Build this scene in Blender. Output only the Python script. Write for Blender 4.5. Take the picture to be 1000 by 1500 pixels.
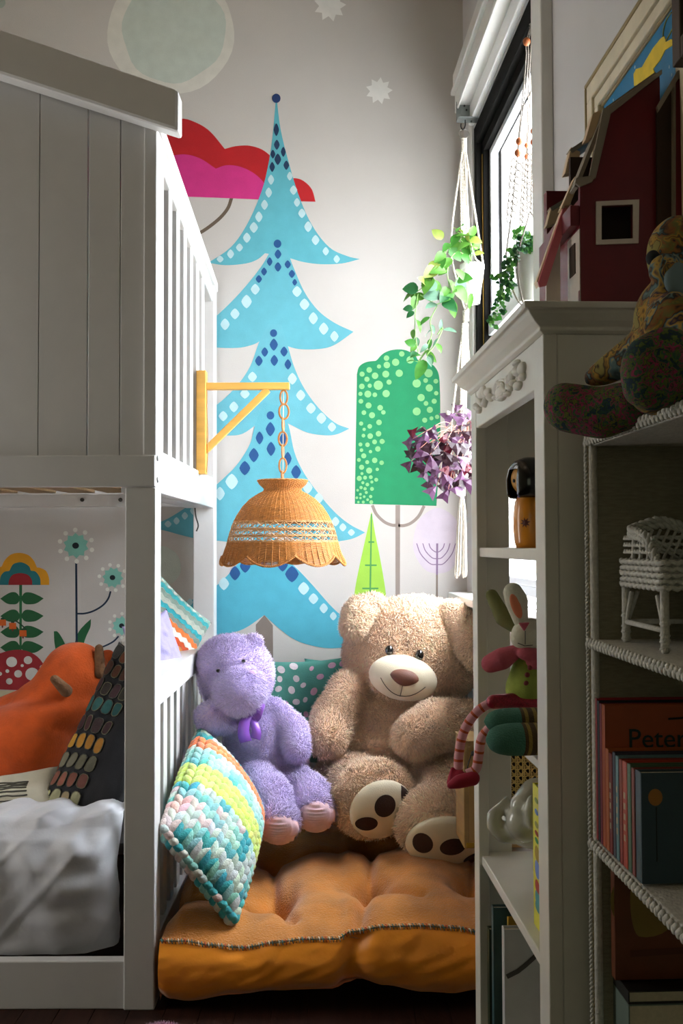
import bpy, bmesh, math, random
import numpy as np
from mathutils import Vector, Matrix, noise
from mathutils.geometry import tessellate_polygon
random.seed(7)
S = bpy.context.scene
COL = S.collection
for o in list(bpy.data.objects): bpy.data.objects.remove(o)

# ------------------------------------------------------------ camera, light, exposure
F = 1458.0; CAMZ = 1.05; PITCH = math.atan(47/F); ROLL = math.radians(-0.2)
cam = bpy.data.objects.new('camera', bpy.data.cameras.new('camera')); COL.objects.link(cam)
cam.data.sensor_fit = 'VERTICAL'; cam.data.sensor_height = 36; cam.data.sensor_width = 24
cam.data.lens = F/1500*36; cam.data.clip_start = .02
CR = Matrix.Rotation(math.pi/2+PITCH, 3, 'X') @ Matrix.Rotation(ROLL, 3, 'Z')
cam.matrix_world = Matrix.Translation((0, 0, CAMZ)) @ CR.to_4x4()
S.camera = cam
S.view_settings.view_transform = 'Standard'; S.view_settings.look = 'None'
S.view_settings.gamma = 1; S.view_settings.use_curve_mapping = False
S.view_settings.exposure = EXPOSURE = 0.52
W = bpy.data.worlds.new('world'); S.world = W; W.use_nodes = True
bg = W.node_tree.nodes['Background']
bg.inputs[1].default_value = 13.5
_n = W.node_tree.nodes; _l = W.node_tree.links       # overcast sky: bright overhead, duller ground
_t = _n.new('ShaderNodeTexCoord'); _s = _n.new('ShaderNodeSeparateXYZ'); _r = _n.new('ShaderNodeValToRGB'); _m = _n.new('ShaderNodeMapRange')
_m.inputs['From Min'].default_value = -1; _l.new(_t.outputs['Generated'], _s.inputs[0]); _l.new(_s.outputs['Z'], _m.inputs['Value']); _l.new(_m.outputs[0], _r.inputs[0]); _l.new(_r.outputs[0], bg.inputs[0])
_r.color_ramp.elements[0].position = .44; _r.color_ramp.elements[0].color = (.72, .72, .70, 1)
_r.color_ramp.elements[1].position = .85; _r.color_ramp.elements[1].color = (1.45, 1.52, 1.6, 1)
_e = _r.color_ramp.elements.new(.53); _e.color = (.98, 1.0, 1.03, 1)

TH = math.atan(65/F)                         # the window wall stands a little out of square
RT = Matrix.Rotation(TH, 4, 'Z')             # frame of the window wall: x away from room, y along the wall
DW = 3.43; CW = 0.583                        # back wall, window wall
WY0, WY1, WZ0, WZ1 = 2.33, 3.225, 0.89, 2.42  # window opening in that frame

def area(name, loc, rot, sx, sy, power, col):
    l = bpy.data.lights.new(name, 'AREA'); l.shape = 'RECTANGLE'; l.size = sx; l.size_y = sy
    l.energy = power; l.color = col
    o = bpy.data.objects.new(name, l); COL.objects.link(o)
    o.matrix_world = rot.to_4x4() if hasattr(rot, 'to_4x4') else rot
    o.location = loc; return o
# portal guiding sky light through the window opening
pl = bpy.data.lights.new('window_portal', 'AREA'); pl.shape = 'RECTANGLE'; pl.size = WY1-WY0; pl.size_y = WZ1-WZ0
pl.cycles.is_portal = True
po = bpy.data.objects.new('window_portal', pl); COL.objects.link(po)
po.matrix_world = RT @ Matrix.Translation((CW+.13, (WY0+WY1)/2, (WZ0+WZ1)/2)) @ Matrix.Rotation(math.pi/2, 4, 'Y').inverted() @ Matrix.Rotation(math.pi/2, 4, 'Z')
po.matrix_world = RT @ Matrix.Translation((CW+.13, (WY0+WY1)/2, (WZ0+WZ1)/2)) @ Matrix(((0,0,-1,0),(1,0,0,0),(0,-1,0,0),(0,0,0,1)))
# added fill: dim warm point light near the ceiling, no fixture modelled
lamp = bpy.data.lights.new('warm_fill', 'POINT'); lamp.energy = 1.3; lamp.shadow_soft_size = .25; lamp.color = (1, .80, .55)
lo = bpy.data.objects.new('warm_fill', lamp); COL.objects.link(lo); lo.location = (-.6, .8, 3.0)

# added fill light, unseen at the left, brightens faces turned that way
area('left_fill', (-1.82, 2.08, 1.15), Matrix.Rotation(-math.pi/2, 4, 'Y'), 1.6, .3, 8, (1, .98, .95))

area('rear_fill', (-.7, -2.3, 1.3), Matrix.Rotation(math.pi/2, 4, 'X'), 1.4, 1.4, 2.4, (.92, 1, .72))  # added fill light behind the camera, lifts the dark fronts

def ray(px, py): return CR @ Vector(((px-500)/F, (750-py)/F, -1))
def P(px, py, d):
    r = ray(px, py); return Vector((0, 0, CAMZ)) + r*(d/r.y)
RI = Matrix.Rotation(-TH, 3, 'Z')
def LC(px, py, c):
    r = RI @ ray(px, py); return Vector((0, 0, CAMZ)) + r*(c/r.x)
def LD(px, py, d):
    r = RI @ ray(px, py); return Vector((0, 0, CAMZ)) + r*(d/r.y)
def R_(px, d): return px*d/F                # pixels to metres at a depth

# ------------------------------------------------------------ materials
def lin(c): return c/12.92 if c <= .04045 else ((c+.055)/1.055)**2.4
def rgb(h):
    if isinstance(h, str): h = tuple(int(h[i:i+2], 16) for i in (0, 2, 4))
    return tuple(lin(x/255) for x in h)+(1,)
MATS = {}
def mat(name, col, rough=.6, var=.06, vscale=30, bump=0, bscale=200, metal=0, sheen=0, stretch=None, trans=0, sub=0, spec=.5, attr=False, coat=0):
    if name in MATS: return MATS[name]
    m = bpy.data.materials.new(name); m.use_nodes = True; n = m.node_tree.nodes; L = m.node_tree.links
    b = n['Principled BSDF']; c = rgb(col)
    b.inputs['Roughness'].default_value = rough; b.inputs['Metallic'].default_value = metal
    b.inputs['Specular IOR Level'].default_value = spec
    if sheen: b.inputs['Sheen Weight'].default_value = sheen; b.inputs['Sheen Roughness'].default_value = .5
    if coat: b.inputs['Coat Weight'].default_value = coat
    if sub:
        b.inputs['Subsurface Weight'].default_value = sub; b.inputs['Subsurface Scale'].default_value = .02
    if trans: b.inputs['Transmission Weight'].default_value = trans
    tc = n.new('ShaderNodeTexCoord'); mp = n.new('ShaderNodeMapping'); L.new(tc.outputs['Object'], mp.inputs[0])
    if stretch: mp.inputs['Scale'].default_value = stretch
    nz = n.new('ShaderNodeTexNoise'); nz.inputs['Scale'].default_value = vscale; nz.inputs['Detail'].default_value = 4
    L.new(mp.outputs[0], nz.inputs['Vector'])
    mr = n.new('ShaderNodeMapRange'); mr.inputs['From Min'].default_value = .3; mr.inputs['From Max'].default_value = .7
    mr.inputs['To Min'].default_value = 1-var; mr.inputs['To Max'].default_value = 1+var
    L.new(nz.outputs[0], mr.inputs['Value'])
    mx = n.new('ShaderNodeVectorMath'); mx.operation = 'SCALE'
    if attr:
        at = n.new('ShaderNodeAttribute'); at.attribute_name = 'Col'; L.new(at.outputs['Color'], mx.inputs[0])
    else: mx.inputs[0].default_value = c[:3]
    L.new(mr.outputs[0], mx.inputs['Scale']); L.new(mx.outputs[0], b.inputs['Base Color'])
    if bump:
        nb = n.new('ShaderNodeTexNoise'); nb.inputs['Scale'].default_value = bscale; nb.inputs['Detail'].default_value = 3
        L.new(mp.outputs[0], nb.inputs['Vector'])
        bp = n.new('ShaderNodeBump'); bp.inputs['Strength'].default_value = bump; bp.inputs['Distance'].default_value = .004
        L.new(nb.outputs[0], bp.inputs['Height']); L.new(bp.outputs[0], b.inputs['Normal'])
    MATS[name] = m; return m

# ------------------------------------------------------------ mesh builder
def basis(n, up=(0, 0, 1)):
    n = Vector(n).normalized(); up = Vector(up)
    if abs(n.dot(up.normalized())) > .98: up = Vector((0, 1, 0))
    x = up.cross(n).normalized(); y = n.cross(x)
    return Matrix((x, y, n)).transposed()     # columns x, y, n
class MB:
    def __init__(s, T=None): s.v = []; s.f = []; s.m = []; s.c = []; s.T = T
    def add(s, vs, fs, m=0, col=None):
        k = len(s.v)
        if s.T is not None: vs = [s.T @ Vector(v) for v in vs]
        s.v += [tuple(v) for v in vs]; s.f += [tuple(i+k for i in f) for f in fs]; s.m += [m]*len(fs); s.c += [col]*len(fs)
        return s
    def box(s, x0, x1, y0, y1, z0, z1, m=0, col=None):
        vs = [(x, y, z) for x in (x0, x1) for y in (y0, y1) for z in (z0, z1)]
        return s.add(vs, [(0,1,3,2),(4,6,7,5),(0,4,5,1),(2,3,7,6),(0,2,6,4),(1,5,7,3)], m, col)
    def obox(s, c, M, hx, hy, hz, m=0, col=None):
        vs = [Vector(c)+M@Vector((x, y, z)) for x in (-hx, hx) for y in (-hy, hy) for z in (-hz, hz)]
        return s.add(vs, [(0,1,3,2),(4,6,7,5),(0,4,5,1),(2,3,7,6),(0,2,6,4),(1,5,7,3)], m, col)
    def prism(s, pts, off, m=0, col=None, back=True):
        "outline pts (3d), extruded by vector off"
        pts = [Vector(p) for p in pts]; off = Vector(off); n = len(pts)
        tri = tessellate_polygon([pts])
        fs = [tuple(t) for t in tri] + [tuple(i+n for i in reversed(t)) for t in tri]
        fs += [(i, (i+1) % n, (i+1) % n+n, i+n) for i in range(n)]
        return s.add(pts+[p+off for p in pts], fs, m, col)
    def flat(s, pts, m=0, col=None):
        pts = [Vector(p) for p in pts]
        return s.add(pts, [tuple(t) for t in tessellate_polygon([pts])], m, col)
    def tube(s, pts, r, n=8, closed=False, m=0, col=None, flat=1.0, cap=True):
        pts = [Vector(p) for p in pts]; N = len(pts)
        rs = r if hasattr(r, '__len__') else [r]*N
        vs = []; ref = None
        for i, p in enumerate(pts):
            if closed: t = pts[(i+1) % N]-pts[i-1]
            else: t = pts[min(i+1, N-1)]-pts[max(i-1, 0)]
            if t.length < 1e-9: t = Vector((0, 0, 1))
            t.normalize()
            if ref is None:
                ref = Vector((0, 0, 1)) if abs(t.z) < .9 else Vector((1, 0, 0))
            x = (ref - t*ref.dot(t))
            if x.length < 1e-6: x = t.orthogonal()
            x.normalize(); ref = x; y = t.cross(x)
            for k in range(n):
                a = 2*math.pi*k/n
                vs.append(p + x*(math.cos(a)*rs[i]) + y*(math.sin(a)*rs[i]*flat))
        fs = []
        for i in range(N if closed else N-1):
            j = (i+1) % N
            for k in range(n):
                k2 = (k+1) % n; fs.append((i*n+k, i*n+k2, j*n+k2, j*n+k))
        if not closed and cap: fs += [tuple(reversed(range(n))), tuple((N-1)*n+k for k in range(n))]
        return s.add(vs, fs, m, col)
    def rope(s, pts, r, pitch=.02, m=0, n=5, strands=2):
        pts = resample(pts, pitch/5)
        for q in range(strands):
            out = []; L = 0
            for i, p in enumerate(pts):
                t = (pts[min(i+1, len(pts)-1)]-pts[max(i-1, 0)]).normalized()
                if i: L += (pts[i]-pts[i-1]).length
                x = t.orthogonal().normalized() if abs(t.z) < .5 else (Vector((1,0,0))-t*t.x).normalized()
                y = t.cross(x); a = 2*math.pi*(L/pitch+q/strands)
                out.append(p+(x*math.cos(a)+y*math.sin(a))*r*.55)
            s.tube(out, r*.62, n, m=m)
        return s
    def ell(s, c, r, M=None, m=0, seg=24, rings=14, col=None, squash=None):
        r = Vector(r) if hasattr(r, '__len__') else Vector((r, r, r)); c = Vector(c); vs = []; M = M or Matrix.Identity(3)
        vs.append(c+M@Vector((0, 0, r.z)))
        for i in range(1, rings):
            a = math.pi*i/rings
            for k in range(seg):
                b = 2*math.pi*k/seg
                vs.append(c+M@Vector((r.x*math.sin(a)*math.cos(b), r.y*math.sin(a)*math.sin(b), r.z*math.cos(a))))
        vs.append(c+M@Vector((0, 0, -r.z))); fs = []
        for k in range(seg): fs.append((0, 1+k, 1+(k+1) % seg))
        for i in range(rings-2):
            for k in range(seg):
                a = 1+i*seg+k; b = 1+i*seg+(k+1) % seg; fs.append((a, a+seg, b+seg, b))
        e = len(vs)-1; q = 1+(rings-2)*seg
        for k in range(seg): fs.append((e, q+(k+1) % seg, q+k))
        return s.add(vs, fs, m, col)
    def lathe(s, c, prof, M=None, m=0, seg=32, col=None, wob=None):
        "prof list of (r, h) along M's z"
        c = Vector(c); M = M or Matrix.Identity(3); vs = []; n = len(prof)
        for k in range(seg):
            a = 2*math.pi*k/seg
            for (r, h) in prof:
                vs.append(c+M@Vector((r*math.cos(a), r*math.sin(a), h)))
        fs = []
        for k in range(seg):
            k2 = (k+1) % seg
            for i in range(n-1): fs.append((k*n+i, k2*n+i, k2*n+i+1, k*n+i+1))
        return s.add(vs, fs, m, col)
    def grid(s, fn, nu, nv, m=0, col=None, closeu=False):
        vs = [fn(i/nu, j/nv) for i in range(nu+1) for j in range(nv+1)]; w = nv+1
        return s.add(vs, [(i*w+j, (i+1)*w+j, (i+1)*w+j+1, i*w+j+1) for i in range(nu) for j in range(nv)], m, col)
    def build(s, name, mats, parent=None, smooth=False, bevel=0, sub=0, auto=None, weld=False):
        me = bpy.data.meshes.new(name); me.from_pydata(s.v, [], s.f)
        if not isinstance(mats, (list, tuple)): mats = [mats]
        for m in mats: me.materials.append(m)
        me.polygons.foreach_set('material_index', s.m)
        me.polygons.foreach_set('use_smooth', [bool(smooth)]*len(s.f))
        if any(c is not None for c in s.c):
            at = me.color_attributes.new('Col', 'FLOAT_COLOR', 'CORNER')
            arr = np.ones((len(me.loops), 4), dtype=np.float32); k = 0
            for f, c in zip(s.f, s.c):
                if c is not None: arr[k:k+len(f)] = c if len(c) == 4 else tuple(c)+(1,)
                k += len(f)
            at.data.foreach_set('color', arr.ravel())
        me.update(); me.validate()
        if weld or not smooth or True:
            bm = bmesh.new(); bm.from_mesh(me)
            if weld: bmesh.ops.remove_doubles(bm, verts=bm.verts, dist=1e-5)
            if len(s.f) < 60000: bmesh.ops.recalc_face_normals(bm, faces=bm.faces)
            bm.to_mesh(me); bm.free()
        o = bpy.data.objects.new(name, me); COL.objects.link(o)
        if smooth == 'auto':
            me.shade_smooth() if hasattr(me, 'shade_smooth') else None
            try: me.set_sharp_from_angle(angle=math.radians(40))
            except Exception: pass
        if bevel:
            b = o.modifiers.new('bevel', 'BEVEL'); b.width = bevel; b.segments = 2; b.limit_method = 'ANGLE'; b.angle_limit = math.radians(35)
        if sub:
            b = o.modifiers.new('subdivision', 'SUBSURF'); b.levels = sub; b.render_levels = sub
        if parent is not None:
            o.parent = parent; o.matrix_parent_inverse = Matrix.Translation(-parent.location)
        return o
def resample(pts, step):
    pts = [Vector(p) for p in pts]; L = [0]
    for a, b in zip(pts, pts[1:]): L.append(L[-1]+(b-a).length)
    n = max(2, int(L[-1]/step)); out = []; k = 0
    for i in range(n+1):
        t = L[-1]*i/n
        while k < len(L)-2 and L[k+1] < t: k += 1
        u = (t-L[k])/max(1e-9, L[k+1]-L[k]); out.append(pts[k].lerp(pts[k+1], min(1, max(0, u))))
    return out
def cr(pts, n=6):
    "open Catmull-Rom curve through pts"
    pts = [Vector(p) for p in pts]; q = [pts[0]*2-pts[1]]+pts+[pts[-1]*2-pts[-2]]; out = []
    for i in range(1, len(q)-2):
        for k in range(n):
            t = k/n; a, b, c, d = q[i-1:i+3]
            out.append(.5*((2*b)+(c-a)*t+(2*a-5*b+4*c-d)*t*t+(3*b-a-3*c+d)*t**3))
    out.append(pts[-1]); return out
def crc(pts, n=6):
    pts = [Vector(p) for p in pts]; N = len(pts); out = []
    for i in range(N):
        a, b, c, d = pts[i-1], pts[i], pts[(i+1) % N], pts[(i+2) % N]
        for k in range(n):
            t = k/n; out.append(.5*((2*b)+(c-a)*t+(2*a-5*b+4*c-d)*t*t+(3*b-a-3*c+d)*t**3))
    return out
def tag(o, label=None, cat=None, group=None, kind=None):
    if label: o['label'] = label
    if cat: o['category'] = cat
    if group: o['group'] = group
    if kind: o['kind'] = kind
    return o
def thing(name, label, cat, loc=(0, 0, 0), group=None):
    o = bpy.data.objects.new(name, None); COL.objects.link(o); o.location = loc; o.empty_display_size = .05
    return tag(o, label, cat, group)
def blobmesh(prims, voxel=.006, smooth=6):
    "one continuous surface from ellipsoids ('e', c, r, M) and tapered limbs ('c', p0, p1, r0, r1)"
    mb = MB()
    for p in prims:
        if p[0] == 'e': mb.ell(p[1], p[2], p[3] if len(p) > 3 else None, seg=28, rings=18)
        else:
            a, b, r0, r1 = Vector(p[1]), Vector(p[2]), p[3], p[4]; n = max(3, int((b-a).length/min(r0, r1)*3))
            for i in range(n+1): mb.ell(a.lerp(b, i/n), r0+(r1-r0)*i/n, seg=20, rings=12)
    me = bpy.data.meshes.new('tmp'); me.from_pydata(mb.v, [], mb.f); o = bpy.data.objects.new('tmp', me); COL.objects.link(o)
    r = o.modifiers.new('r', 'REMESH'); r.mode = 'VOXEL'; r.voxel_size = voxel
    sm = o.modifiers.new('s', 'SMOOTH'); sm.iterations = smooth; sm.factor = .6
    dg = bpy.context.evaluated_depsgraph_get(); e = o.evaluated_get(dg); m2 = bpy.data.meshes.new_from_object(e)
    bpy.data.objects.remove(o); bpy.data.meshes.remove(me)
    vs = [v.co.copy() for v in m2.vertices]; fs = [tuple(p.vertices) for p in m2.polygons]; bpy.data.meshes.remove(m2)
    return vs, fs
from mathutils.bvhtree import BVHTree
def seat(px, py, vs, fs, sink=0.0):
    "first point of a surface met by the camera's line of sight through a pixel of the photograph"
    d = ray(px, py).normalized(); h = BVHTree.FromPolygons(vs, fs).ray_cast(Vector((0, 0, CAMZ)), d)
    return (h[0]+d*sink, h[1] if h[1].dot(d) < 0 else -h[1]) if h[0] is not None else (P(px, py, 3), -d)
def furred(name, vs, fs, count, length, width, col, parent, mats, jitter=.4, grav=.4, keep=None, cvar=.12, clump=0, seed=1, cfn=None):
    "a body surface with its pile, all one mesh; pile is many small curved cones"
    rng = np.random.default_rng(seed)
    V = np.array([tuple(v) for v in vs]); T = []
    for f in fs:
        T.append((f[0], f[1], f[2]))
        if len(f) == 4: T.append((f[0], f[2], f[3]))
    T = np.array(T); A, B, C = V[T[:, 0]], V[T[:, 1]], V[T[:, 2]]
    cx = np.cross(B-A, C-A); ar = np.linalg.norm(cx, axis=1)+1e-12; nrm = cx/ar[:, None]
    cen = V.mean(0)
    i = rng.choice(len(T), size=count, p=ar/ar.sum())
    u = rng.random(count); v = rng.random(count); fl = u+v > 1; u[fl] = 1-u[fl]; v[fl] = 1-v[fl]
    p = A[i]+(B[i]-A[i])*u[:, None]+(C[i]-A[i])*v[:, None]; n = nrm[i]
    if keep is not None:
        k = keep(p); p = p[k]; n = n[k]
    N = len(p)
    L = length*(.7+.6*rng.random(N))[:, None]
    g = np.array([0, 0, -1.0])
    d0 = n+rng.normal(0, jitter, (N, 3))*.5
    if clump:   # direction field that varies slowly, so the pile falls into locks
        q = p*clump
        fld = np.stack([np.sin(q[:,0]*3+q[:,1]*5.1+np.sin(q[:,2]*4)), np.sin(q[:,1]*4.3+q[:,2]*3.7+1+np.sin(q[:,0]*5)), np.sin(q[:,2]*5.2+q[:,0]*2.9+2+np.sin(q[:,1]*3))], 1)
        d0 = d0+fld*.55
    d0 /= np.linalg.norm(d0, axis=1)[:, None]
    d1 = d0*.6+g*grav+rng.normal(0, jitter, (N, 3))*.5; d1 /= np.linalg.norm(d1, axis=1)[:, None]
    base = p-n*.001; mid = base+d0*L*.55; tip = mid+d1*L*.5
    rv = rng.normal(0, 1, (N, 3)); x = np.cross(d0, rv); x /= np.linalg.norm(x, axis=1)[:, None]+1e-9; y = np.cross(d0, x)
    vv = np.empty((N, 7, 3)); w = width*(.7+.6*rng.random(N))[:, None]
    for k in range(3):
        a = 2*math.pi*k/3; o_ = (x*math.cos(a)+y*math.sin(a))*w
        vv[:, k] = base+o_; vv[:, 3+k] = mid+o_*.75
    vv[:, 6] = tip
    pat = []
    for k in range(3): pat.append((k, (k+1) % 3, 3+(k+1) % 3)); pat.append((k, 3+(k+1) % 3, 3+k)); pat.append((3+k, 3+(k+1) % 3, 6))
    pat = np.array(pat); FF = (pat[None]+(np.arange(N)*7)[:, None, None]+len(V)).reshape(-1, 3)
    bt = T
    allv = np.concatenate([V, vv.reshape(-1, 3)]); allf = np.concatenate([bt, FF])
    me = bpy.data.meshes.new(name); me.vertices.add(len(allv)); me.vertices.foreach_set('co', allv.astype(np.float32).ravel())
    me.loops.add(len(allf)*3); me.loops.foreach_set('vertex_index', allf.astype(np.int32).ravel())
    me.polygons.add(len(allf)); me.polygons.foreach_set('loop_start', np.arange(0, len(allf)*3, 3, dtype=np.int32))
    me.polygons.foreach_set('loop_total', np.full(len(allf), 3, dtype=np.int32))
    me.polygons.foreach_set('use_smooth', np.ones(len(allf), dtype=bool))
    c = np.array(rgb(col)[:3]); cv = np.ones((len(allv), 4), dtype=np.float32)
    cv[:len(V), :3] = c if cfn is None else cfn(V)
    cc = (c[None] if cfn is None else cfn(p))*(1+cvar*rng.normal(0, 1, (N, 1)))
    cv[len(V):, :3] = np.repeat(np.clip(cc, 0, 1), 7, axis=0)
    at = me.color_attributes.new('Col', 'FLOAT_COLOR', 'POINT'); at.data.foreach_set('color', cv.ravel())
    me.materials.append(mats); me.update()
    o = bpy.data.objects.new(name, me); COL.objects.link(o)
    if parent is not None: o.parent = parent; o.matrix_parent_inverse = Matrix.Translation(-parent.location)
    return o

# ============================================================ the room
m_wall = mat('wall_paint', 'c2bdb8', .85, .02, 6, .25, 500)
m_wallr = mat('wall_paint_side', 'cbc9c9', .8, .02, 6, .15, 300)
m_white = mat('white_paint', 'd3d1cf', .38, .02, 20, .05, 90)
m_trim = mat('trim_paint', 'dcdad6', .35, .02, 20, .05, 90)
m_floor = mat('dark_floor_wood', '2a150d', .6, .35, 5, .2, 60, stretch=(12, 1, 1), spec=.2)
m_ceil = mat('ceiling_paint', 'b9a78e', .9, .02)
H = 3.25
def st(o): o['kind'] = 'structure'; return o
# back wall with its painted forest -------------------------------------------------
pal = {}
wm = [m_wall]
def dim(h, k=.78):
    f = lambda v: 255*(12.92*v if v <= .0031308 else 1.055*v**(1/2.4)-.055)
    return tuple(f(lin(int(h[i:i+2], 16)/255)*k) for i in (0, 2, 4))
def pc(h):
    if h not in pal:
        pal[h] = len(wm); wm.append(mat('mural_'+h, dim(h), .75, .05, 25, .2, 500))
    return pal[h]
wb = MB()
wb.box(-1.9, .75, DW, DW+.1, 0, H, 0)
LAY = [0]
def mural(px, h, lay=1):
    y = DW-.0002-.00012*lay
    pts = [P(x, yy, y) for x, yy in px]
    wb.flat(pts, pc(h))
def circ(x, y, rx, ry=None, n=28): 
    ry = ry or rx; return [(x+rx*math.cos(2*math.pi*k/n), y+ry*math.sin(2*math.pi*k/n)) for k in range(n)]
def wobble(x, y, rx, ry, n=40, a=.02, s=0):
    return [(x+rx*(1+a*math.sin(3*t+s)+a*math.sin(7*t+2*s))*math.cos(t), y+ry*(1+a*math.sin(3*t+s)+a*math.sin(7*t+2*s))*math.sin(t)) for t in [2*math.pi*k/n for k in range(n)]]
def c2(pts, n=5): return [(p.x, p.y) for p in cr([(x, y, 0) for x, y in pts], n)]
def cc2(pts, n=5): return [(p.x, p.y) for p in crc([(x, y, 0) for x, y in pts], n)]
def diam(x, y, w, h, r=0):
    q = []
    for k in range(16):
        t = 2*math.pi*k/16; a = math.cos(t); b = math.sin(t)
        s = (abs(a)**1.35+abs(b)**1.35)**(-1/1.35); q.append((x+w*a*s, y+h*b*s))
    return q
def stroke(pts, w, h, lay=1, n=5):
    p = c2(pts, n) if len(pts) > 2 else pts; ws = w if hasattr(w, '__len__') else [w]*2
    a = []; b = []
    for i, (x, y) in enumerate(p):
        x0, y0 = p[max(0, i-1)]; x1, y1 = p[min(len(p)-1, i+1)]; dx, dy = x1-x0, y1-y0; l = math.hypot(dx, dy) or 1
        ww = ws[0]+(ws[1]-ws[0])*i/(len(p)-1)
        a.append((x-dy/l*ww/2, y+dx/l*ww/2)); b.append((x+dy/l*ww/2, y-dx/l*ww/2))
    mural(a+b[::-1], h, lay)
# pale moon, stars
mural(wobble(250, 47, 93, 92, a=.008), 'efece2', 1); mural(wobble(254, 45, 76, 76, a=.02, s=2), 'd6e0d6', 2)
for sx, sy, r in ((483, 8, 24), (555, 133, 20)):
    mural([(sx+r*(1 if k % 2 else .66)*math.cos(math.pi*k/9+.3), sy+r*(1 if k % 2 else .66)*math.sin(math.pi*k/9+.3)) for k in range(18)], 'fbf9f4', 1)
mural([(x+0, y) for x, y in wobble(0, 3, 8, 9)], 'b4bfb4', 1)
# cloud tree in red and pink
mural(c2([(215, 215), (235, 188), (264, 174), (288, 180), (308, 193), (329, 218)])+c2([(329.5, 218), (345.8, 214), (366, 213.5), (386.6, 220.7), (405, 238), (420, 258)])+c2([(420, 263), (432.5, 261), (444.4, 265), (456.3, 277), (462, 295.5)])+[(440, 295), (215, 285)], 'c8151f', 1)
mural(c2([(215, 250), (235, 234), (255.7, 227.5), (274.4, 226.5), (294.8, 233), (315.9, 247)])+c2([(316, 247), (332, 242), (352.6, 244.5), (373, 254.7), (388, 270), (396, 291)])+[(381, 292), (215, 286)], 'e0328c', 2)
stroke([(339, 290), (333, 306), (318, 323), (291, 342), (262, 352)], 5, '6f5f4f', 1)
# turquoise fir: five tiers
TQ = '67bcca'; TD = '17538f'; TW = 'c3e4e8'
c1 = '3fb4c4'
def tier(l, lb, rb, r, h, lay): mural(c2(l)+c2(lb)[1:]+c2(rb)[1:]+c2(r)[1:], h, lay)
tier([(403.5, 148), (400, 190), (394, 235), (383, 280), (362, 328), (338, 362), (305, 385)], [(305, 385), (330, 388.5), (360, 386), (377, 380), (388, 371)], [(388, 371), (408, 374), (427, 379), (445, 384), (470, 387), (500, 386), (527, 379.5)], [(527, 379.5), (508, 375), (482, 362), (457, 330), (437, 285), (422, 235), (411, 190), (405.5, 148)], '62bccb', 4)
tier([(400, 360), (382, 391), (352, 428), (320, 460), (288, 486)], [(288, 486), (303, 504), (317, 509), (349, 509.5), (370, 505), (380, 500)], [(380, 500), (400, 497), (421, 507), (441, 511.6), (472, 510.6), (492, 504), (517.6, 486)], [(517.6, 486), (490, 473), (466, 455), (446, 428), (430, 392), (420, 365)], '68bccc', 5)
tier([(392, 475), (379, 502), (366, 537), (346, 566), (318.6, 592), (282, 616)], [(282, 616), (300, 633), (318.6, 637), (340, 638), (356, 635), (374, 623)], [(374, 623), (400, 612), (423, 621), (448, 633), (472, 637.5), (492, 636.5), (511.5, 628)], [(511.5, 628), (490, 619), (466, 597), (445, 568), (431, 538), (421, 505), (412, 475)], '6cbdcd', 6)
tier([(386, 590), (373, 624), (366, 650), (349, 678), (329, 699), (300, 724), (262, 750), (236, 764), (205, 772)], [(205, 772), (236, 776), (262, 783), (288, 789), (318, 792), (345, 794), (372, 788)], [(372, 788), (400, 780), (430, 788), (470, 795), (502, 792), (519, 788), (534.6, 780)], [(534.6, 780), (512, 768), (490, 750), (464, 720), (444, 691), (431, 662), (423, 625), (412, 595)], '66bbcc', 7)
tier([(378, 780), (353, 820), (318, 857), (287, 876), (260, 884), (225, 891), (195, 893)], [(195, 893), (230, 915), (270, 928), (317.5, 931), (340, 927), (361, 919), (387, 901)], [(387, 901), (408, 920), (429, 935.5), (450, 944), (480, 949.5), (510, 947), (545, 938), (580, 915)], [(580, 915), (545, 914), (507, 905), (486, 889), (462, 862), (440, 838), (420, 818), (405, 790)], '52b5cc', 8)
mural([(375, 962), (374.5, 915), (387, 901), (399.5, 916), (400, 975), (375, 975)], '8d7f75', 3)
for x, y, r in ((404.5, 144, 6.3), (406.3, 357, 5.6), (400.5, 488, 5.2), (396, 608.5, 5.6)): mural(circ(x, y, r, r*1.08, 18), '1b3c72' if y < 200 else TD, 12)
dk = [(404.6,190,4,9.5),(405.3,212,4.2,7.5),(414.8,222.4,3.6,7.5),(399.5,225.8,3.6,6.5),(406.7,233.3,5,8.5),(419.2,242,4.2,7),(398.5,244.5,4,7.5),
 (407,372.3,5,7),(394.8,383.2,4.2,6.5),(407,391,5,7),(421.3,387.3,4.5,6),(386.6,397.8,4.3,6),(427.4,401.2,4.7,6),(379,408.7,4.6,5.8),(431.5,413.5,3.5,5),
 (400.9,504.8,6,9),(387.6,515.7,5,7),(415.9,515,5.3,7.5),(379,528.6,5.6,7.7),(401.6,528,5.6,8.2),(421.6,533.7,5,7.7),
 (395.8,628.6,6.8,10.5),(380,641.5,5.6,9.6),(396.8,657.5,6.5,10.5),(415,643,6,9),(371.6,666.7,7.3,10.5),(421.3,671.8,5.7,10),(358.4,685.7,8,10.5),(433.5,691.5,7.3,10.3),
 (385,821.7,7.5,10),(359,829,8,10),(344,839.7,8,10.5),(413.8,826.8,8,10.5),(427.4,841,10,12)]
for x, y, w, h in dk: mural(diam(x, y, w, h), '16395f' if y < 260 else TD, 12)
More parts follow.
